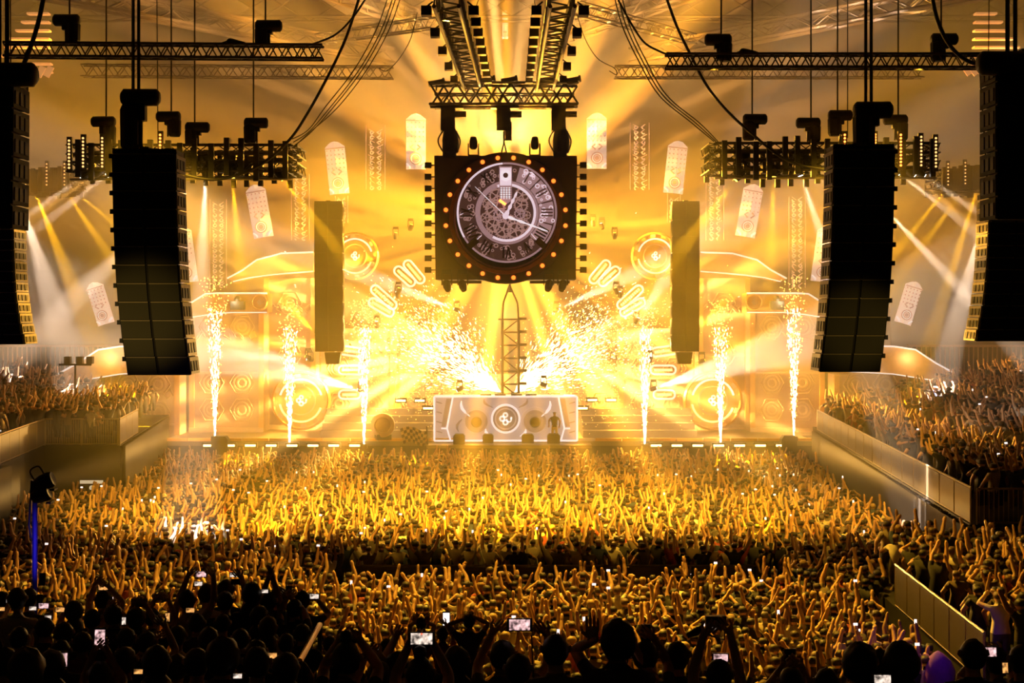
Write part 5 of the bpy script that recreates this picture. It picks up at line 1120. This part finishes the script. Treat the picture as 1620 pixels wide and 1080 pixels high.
MB().tube([(0, 0, 0), q], .035, 8).build('rail', 'gold', t); MB().tube([q, q-Vector((0, 0, 1.0))], .03, 6).build('post', 'alu', t); MB().tube([(0, 0, 0), (0, 0, -1.0)], .03, 6).build('post', 'alu', t)
MB().box((-2.36, 13.2, 2.2), (-2.3, 21, 4.2)).build('stair_panel', 'drape', tiers)

A_ = audience
A_(795, 1035, 11.2, 'silhouetted person with both arms arched overhead holding a phone at bottom centre', [(777, 1004, 'grip'), (866, 1008, 'grip', .1)])
phone_at(822, 988, 11.25, False, 'phone held sideways overhead at bottom centre, pinkish stage on its screen', 'screenp', .2)
A_(820, 1057, 10.6, 'dark round head just right of and below the person with arched arms')
A_(879, 1027, 11, 'silhouetted person with short hair and visible ears right of the arched arms')
t = thing('selfie_stick', 'thin dark stick standing up beside the head with visible ears', 'stick', P(844, 1076, 11.1)); MB().tube([(0, 0, 0), P(841, 1004, 11.1)-P(844, 1076, 11.1)], .006, 6).build('rod', 'black', t); MB().box((-.02, -.015, -.12), (.02, .015, .02)).build('grip', 'black', t)
A_(978, 1012, 11, 'silhouetted person with big round afro hair raising one open hand on the left', [(937, 1014, 'open', .0), (1008, 1030, 'grip', .2)], 'afro')
phone_at(982, 1031, 11.25, False, 'phone with violet and orange screen in front of the afro haired person', 'screenp', .2)
A_(1021, 1036, 11.3, 'silhouetted person holding a phone upright with one raised right arm', [None, (1036, 1012, 'grip', .12)])
phone_at(1022, 1003, 11.5, True, 'phone held upright above a head, dark with a faint screen', 'black', .16)
A_(1072, 1036, 11.6, 'dark head between the upright phone and the raised camera')
A_(1138, 1066, 10.3, 'silhouetted person holding a camera high overhead with both arms', [(1112, 1008, 'grip', .12), (1156, 1004, 'grip', .12)])
t = thing('camera', 'small compact camera with hanging wrist pouch held high overhead', 'camera', P(1132, 984, 10.5)); MB().box((-.075, -.03, -.05), (.075, .03, .05)).build('camera_body', 'phonebody', t); MB().lathe([(.03, 0), (.032, -.05), (.02, -.055)], 12, ax='Y').build('camera_lens', 'black', t); MB().box((-.045, -.034, -.045), (.0, -.03, -.03)).build('lit_display', 'screen', t)
MB().tube([(.07, 0, -.03), (.065, 0, -.13), (-.03, 0, -.1), (-.1, 0, -.04)], .008, 5).build('strap', 'black', t); MB().tube([(-.1, 0, -.04), (-.14, 0, -.07), (-.21, 0, -.1)], [.02, .03, .02], 8).build('pouch', 'black', t)
phone_at(1140, 1040, 10.7, False, 'phone with a narrow pink strip of screen below the raised camera', 'screenp', .13)
A_(1252, 1078, 10.4, 'silhouetted person low at the bottom edge holding a phone upright in both hands', [(1236, 1058, 'grip', .2), (1270, 1060, 'grip', .2)])
phone_at(1250, 1044, 10.7, True, 'dark phone held upright between two hands at the bottom edge', 'black', .17)
A_(1308, 1078, 10.6, 'dark sloping shoulders right of the upright phone in two hands')
A_(1361, 1048, 9.6, 'large bushy haired head, left one of three close heads at bottom right', None, 'afro', hscale=.88)
A_(1394, 1056, 9.9, 'middle one of three close dark heads at bottom right', None, 'long')
A_(1426, 1046, 9.4, 'large round haired head, right one of three close heads at bottom right', None, 'long', hscale=1.02)
phone_at(1396, 1074, 9.2, False, 'phone glowing faintly at the bottom edge below three close heads', 'screen', .13)
A_(1540, 1034, 11, 'silhouetted man in a dark blue shirt near the bottom right corner', None, 'short', 1.05, blue=True)
A_(1578, 1045, 11.6, 'dark person in the corner holding a glowing phone beside the blue shirt', [(1548, 1040, 'grip', .15), (1585, 1036, 'grip', .1)])
phone_at(1562, 1031, 11.4, False, 'brightly lit pinkish phone right of the head above the blue shirt', 'screenp', .17)
phone_at(1590, 1056, 11.3, True, 'small amber lit phone just under the pinkish one in the corner', 'screeno', .1)
A_(1617, 1042, 11, 'dark head cut off by the right edge of the picture')
A_(722, 1046, 11.3, 'dark long haired head right of the big lit phone', None, 'long')
A_(665, 1064, 10.2, 'silhouetted person holding a big lit phone overhead with both hands', [(646, 1022, 'grip', .12), (688, 1022, 'grip', .12)], 'bun')
phone_at(667, 1010, 10.25, False, 'largest lit phone, held sideways in two hands with a red dot on its screen', 'screen', .19, rec=True)
A_(628, 1052, 11.2, 'dark person with one raised fist left of the largest phone', [(624, 1012, 'fist', .1), None])
phone_at(587, 1032, 11.3, False, 'second lit phone with a red dot, left of the largest one', 'screen', .14, rec=True)
A_(600, 1066, 11, 'dark person holding the second lit phone with the right hand', [(577, 1040, 'grip', .2), (604, 1040, 'grip', .2)])
A_(548, 1040, 10.6, 'dark person with arms up holding a dim phone left of the second lit phone', [(536, 1014, 'grip', .15), (572, 1016, 'grip', .15)], 'bun')
phone_at(552, 1007, 10.8, False, 'dim phone with a faint violet screen held above a hair bun', 'black', .18)
MB().box((-.04, -.008, -.02), (.04, -.005, .01)).build('screen_glow', 'screenp', bpy.data.objects['phone.%03d' % 0] if 0 else None) if 0 else None
A_(742, 982, 20, 'dark person with elbows out, arms bent to the head, standing beside a bright phone', [(732, 980, 'grip', .0), (750, 976, 'grip', .0)], wide=True)
phone_at(706, 979, 20.4, True, 'bright yellowish upright phone left of the person with elbows out', 'led', .22)
A_(700, 1002, 20.2, 'dark person holding up the bright yellowish upright phone', [None, (706, 988, 'grip', .1)])
A_(666, 986, 21, 'dark person with both hands raised beside the head, rim lit in yellow', [(657, 984, 'open', .0), (676, 984, 'open', .0)])
A_(611, 1022, 17, 'small dark head between the second lit phone and the raised fist')
# left block, back to front
L_ = [
 (8, 1046, 11.0, 'short', None, 'dark head at the bottom left corner'), (42, 1056, 10.2, 'afro', None, 'large dark head with bushy hair at bottom left'),
 (81, 1052, 11.2, 'long', None, 'long haired head beside an upright pinkish phone at bottom left'), (197, 1044, 11.6, 'short', None, 'dark head right of the upright phone in raised hands'),
 (247, 1046, 11, 'long', None, 'long haired dark head with a thin bright rim at bottom left'), (279, 1055, 11.6, 'short', None, 'lower one of two neighbouring rim lit heads'),
 (311, 1047, 11.2, 'short', None, 'upper one of two neighbouring rim lit heads'), (352, 1038, 10.9, 'afro', None, 'large dark head right of two rim lit heads'),
 (406, 1047, 10.6, 'short', None, 'large round cropped head left of the small orange glow'), (452, 1056, 11.1, 'long', None, 'dark person with a long sloping shoulder left of the handrail'),
 (522, 1018, 17, 'short', None, 'small head right of the foot of the handrail'), (541, 1026, 15, 'short', None, 'small head behind the dim phone holder'),
 (158, 1066, 11.3, 'short', [(149, 1030, 'grip', .2), (170, 1030, 'grip', .2)], 'dark person holding an upright glowing phone in both raised hands'),
 (3, 950, 18, 'short', None, 'head cut off by the left edge in the upper dark row'), (27, 946, 17, 'short', [(14, 956, 'grip', .3), None], 'dark person behind the first bright phone at far left'),
 (46, 945, 18.5, 'short', None, 'dark head just left of the blue mast'), (70, 992, 15.5, 'short', None, 'round dark head below the small phones at left'), (101, 1000, 14.8, 'short', None, 'round dark head in the third row at left'),
 (117, 966, 17.5, 'long', [(102, 966, 'grip', .3), None], 'long haired person holding a dim yellow phone to the left'), (163, 948, 18.5, 'short', [(150, 926, 'grip', .1), (174, 930, 'grip', .1)], 'person with raised arms and a phone in the second dark row'),
 (146, 978, 16.8, 'short', None, 'dark head below the person with raised arms'), (179, 972, 17, 'cap', [(170, 964, 'grip', .3), (189, 964, 'grip', .3)], 'dark person peering through a phone with both hands'),
 (215, 976, 17, 'long', [(210, 958, 'grip', .2), (231, 958, 'grip', .2)], 'long haired person holding a camera above the head'), (241, 976, 17.5, 'short', [(244, 950, 'grip', .1), (268, 952, 'grip', .1)], 'dark person with both hands high around a dark phone'),
 (296, 948, 18, 'short', [(297, 912, 'grip', .1), (338, 914, 'grip', .1)], 'person with arms arched wide overhead around a bright phone'), (327, 938, 18.4, 'short', None, 'head under the arched arms at left'),
 (357, 932, 18.6, 'short', None, 'head right of the arched arms'), (356, 950, 18, 'short', [None, (383, 916, 'grip', .1)], 'person with one straight raised arm holding a small phone'),
 (398, 938, 18, 'long', None, 'tall long haired head right of the straight raised arm'), (424, 950, 18.2, 'short', [(425, 914, 'clap', .1), (431, 914, 'clap', .1)], 'person with both hands meeting in a point overhead'),
 (441, 942, 18.4, 'short', None, 'dark head under the pointed hands'), (410, 974, 17, 'long', None, 'rounded long haired head below the pointed hands'), (424, 992, 16, 'long', None, 'rim lit head in the third row left of the handrail'),
 (466, 962, 18, 'short', [(454, 946, 'grip', .1), (461, 946, 'grip', .1)], 'dark person holding a dark upright phone beside the rim lit head'), (478, 948, 18.6, 'short', [None, (505, 952, 'grip', .1)], 'rim lit person with right elbow out and a phone at the end of the row'),
 (453, 1016, 15.5, 'short', None, 'dim head just left of the handrail'), (311, 985, 16.5, 'short', None, 'broad dark back below the arched arms'), (352, 985, 17, 'short', None, 'dark back below the straight raised arm'),
 (280, 1005, 15, 'short', None, 'dark head left of the broad dark back'), (200, 1008, 15, 'short', None, 'dark head above the low orange phone'), (330, 1010, 14.5, 'long', None, 'dark head in the row above the large head'), (380, 1010, 15, 'short', None, 'dark head above the cropped head'),
 (130, 1015, 14.5, 'short', None, 'dark head left of the upright glowing phone'), (30, 1008, 14.5, 'short', None, 'dark head above the bushy haired one'), (232, 1015, 14, 'short', [(243, 1012, 'grip', .2), (262, 992, 'grip', .2)], 'dark person holding the orange phone'),
 (405, 1030, 13, 'short', None, 'dark head directly behind the cropped head'), (478, 1000, 16.4, 'short', None, 'dark body at the end of the row above the handrail'), (95, 1030, 13, 'short', None, 'dark head behind the pinkish phone')]
for hx, hy, Y, hair, hd, lb in L_: A_(hx, hy, Y, lb, hd, hair)
for px, py, Y, ver, lb, m, w_ in [(101, 1043, 11.4, True, 'upright pinkish phone beside a long haired head at bottom left', 'screenp', .13), (158, 1011, 11.5, True, 'upright glowing phone with peach screen held above the left block', 'screenp', .19), (430, 1037, 11.4, False, 'small orange glow of a phone right of the cropped head', 'screeno', .1),
  (376, 1069, 10.8, False, 'white phone glow near the bottom edge', 'screen', .08), (219, 1062, 10.8, False, 'greenish lit phone low between two heads', 'screeno', .08), (19, 948, 17.6, False, 'bright wide phone at far left', 'screen', .17), (52, 962, 17, False, 'small square bright phone left of the mast foot', 'screen', .1),
  (69, 958, 16.8, False, 'pinkish phone right of the mast foot', 'screenp', .14), (63, 949, 17.4, True, 'dim upright phone over the pinkish one', 'black', .14), (67, 916, 19.5, True, 'dark upright phone against the mast', 'black', .17), (76, 976, 16, False, 'low dim phone under the pinkish one', 'screen', .09), (95, 964, 17.7, False, 'dim yellow phone at left', 'screeno', .13), (163, 929, 18.6, False, 'amber phone in raised arms of the second row', 'screeno', .15),
  (180, 961, 17.4, False, 'phone with a bright spot in front of the capped person', 'screen', .1), (220, 953, 17.3, False, 'black camera with small bright screen held above long hair', 'black', .2), (196, 982, 16, True, 'small bright upright phone right of the capped person', 'screen', .1), (250, 1005, 14.4, False, 'amber lit phone low at left', 'screeno', .1),
  (255, 944, 17.8, False, 'dark phone with a small lit edge between two high hands', 'black', .15), (265, 976, 16.6, True, 'amber lit phone below the two high hands', 'screeno', .12), (318, 908, 18.3, False, 'bright phone under the top of the arched arms', 'screenp', .16), (314, 923, 18.5, False, 'second bright phone just below, inside the arched arms', 'screen', .12), (301, 965, 17, False, 'yellow lit phone below the arched arms', 'screeno', .12),
  (370, 909, 18.2, False, 'small bright phone at the top of the straight raised arm', 'screen', .12), (374, 920, 18.2, False, 'dark phone just below the straight arm phone', 'black', .14), (419, 935, 18, False, 'bluish lit phone under the pointed hands', 'screen', .1), (457, 936, 18.2, True, 'dark upright phone left of the rim lit person', 'black', .16), (497, 943, 18.4, False, 'bright phone held at the end of the dark row', 'screen', .14), (2, 963, 17, False, 'orange phone at the left edge', 'screeno', .1)]:
    phone_at(px, py, Y, ver, lb, m, w_)
t = thing('purple_tarpaulin', 'violet lit pointed cloth in the pit beside the lower right barrier', 'cloth', P(1484, 1076, 31)); t.scale = (.5, .5, .4)
mb = MB(); n = 14; v = []
for i, (q, z) in enumerate(((.75, 0), (.7, .5), (.5, 1.1), (.2, 1.5), (.03, 1.62))):
    for j in range(n): a = 2*PI*j/n; v.append((q*(1+.12*math.sin(3*a+i))*math.cos(a), q*(1+.1*math.sin(4*a))*math.sin(a), z))
mb.add(v, [(i*n+j, i*n+(j+1) % n, (i+1)*n+(j+1) % n, (i+1)*n+j) for i in range(4) for j in range(n)]+[tuple(4*n+j for j in range(n))]); mb.build('cloth', 'purple', t, smooth=True)
spot(P(1470, 980, 30.5)+Vector((0, -1, 2)), P(1470, 1060, 32), 60, 60, (.4, .08, 1), .6)
# people on stage
def stage_person():
    Y = 77.3; me, ends = body([Vector((-.26, .1, 1.0)), Vector((.3, .15, 1.05))], detail=True); b = P(886, 689, Y); t = thing('person', 'man in a black top and tan trousers standing on stage before the booth', 'person', (b.x-.3, Y, 2.12), PI)
    me.materials[1] = M['black']; me.materials[3] = M['tan'] = mat('tan_cloth', (.6, .42, .2), .8); link('body', me, t)
    for q, (w_, d) in enumerate(ends): mb = MB(); fingers(mb, w_, d, Vector((0, 1, 0)), (1, -1)[q], .5); mb.build('hand', PM[0], t, smooth=True)
    MB().tube([(-.1, .14, 1.7), (.1, .14, 1.7)], .02, 6).build('sunglasses', 'phonebody', t)
stage_person()

# look-alike lamps get labels by their place in the row
RANK = ['first', 'second', 'third', 'fourth', 'fifth', 'sixth', 'seventh', 'eighth', 'ninth', 'tenth', 'eleventh', 'twelfth', 'thirteenth', 'fourteenth', 'fifteenth', 'sixteenth']
def rank(prefix, key, phrase):
    g = {}
    for o in C.objects:
        if o.parent is None and str(o.get('group', '')).startswith(prefix): g.setdefault(o['group'], []).append(o)
    for k_, v_ in g.items():
        for i, o in enumerate(sorted(v_, key=key)): o['label'] = k_.split(' on the ')[0].replace('lamps', 'lamp').replace('bars', 'bar').replace(' among the set', ' in the set').replace('clamped lamp', 'dark lamp clamped to the depth truss')+', '+('left' if o.location.x < -.1 else 'right')+' side, '+RANK[i]+' '+phrase
rank('yellow beam lamps among the set', lambda o: -o.location.z, 'from the top'); rank('white beam lamps among the set', lambda o: -o.location.z, 'from the top')
rank('small clamped lamps on the', lambda o: -o.location.y*10+o.location.x, 'counted from the stage end')
rank('amber stage edge strobe bars on the', lambda o: abs(o.location.x), 'from the booth'); rank('stair strobe bars on the', lambda o: abs(o.location.x), 'from the booth')
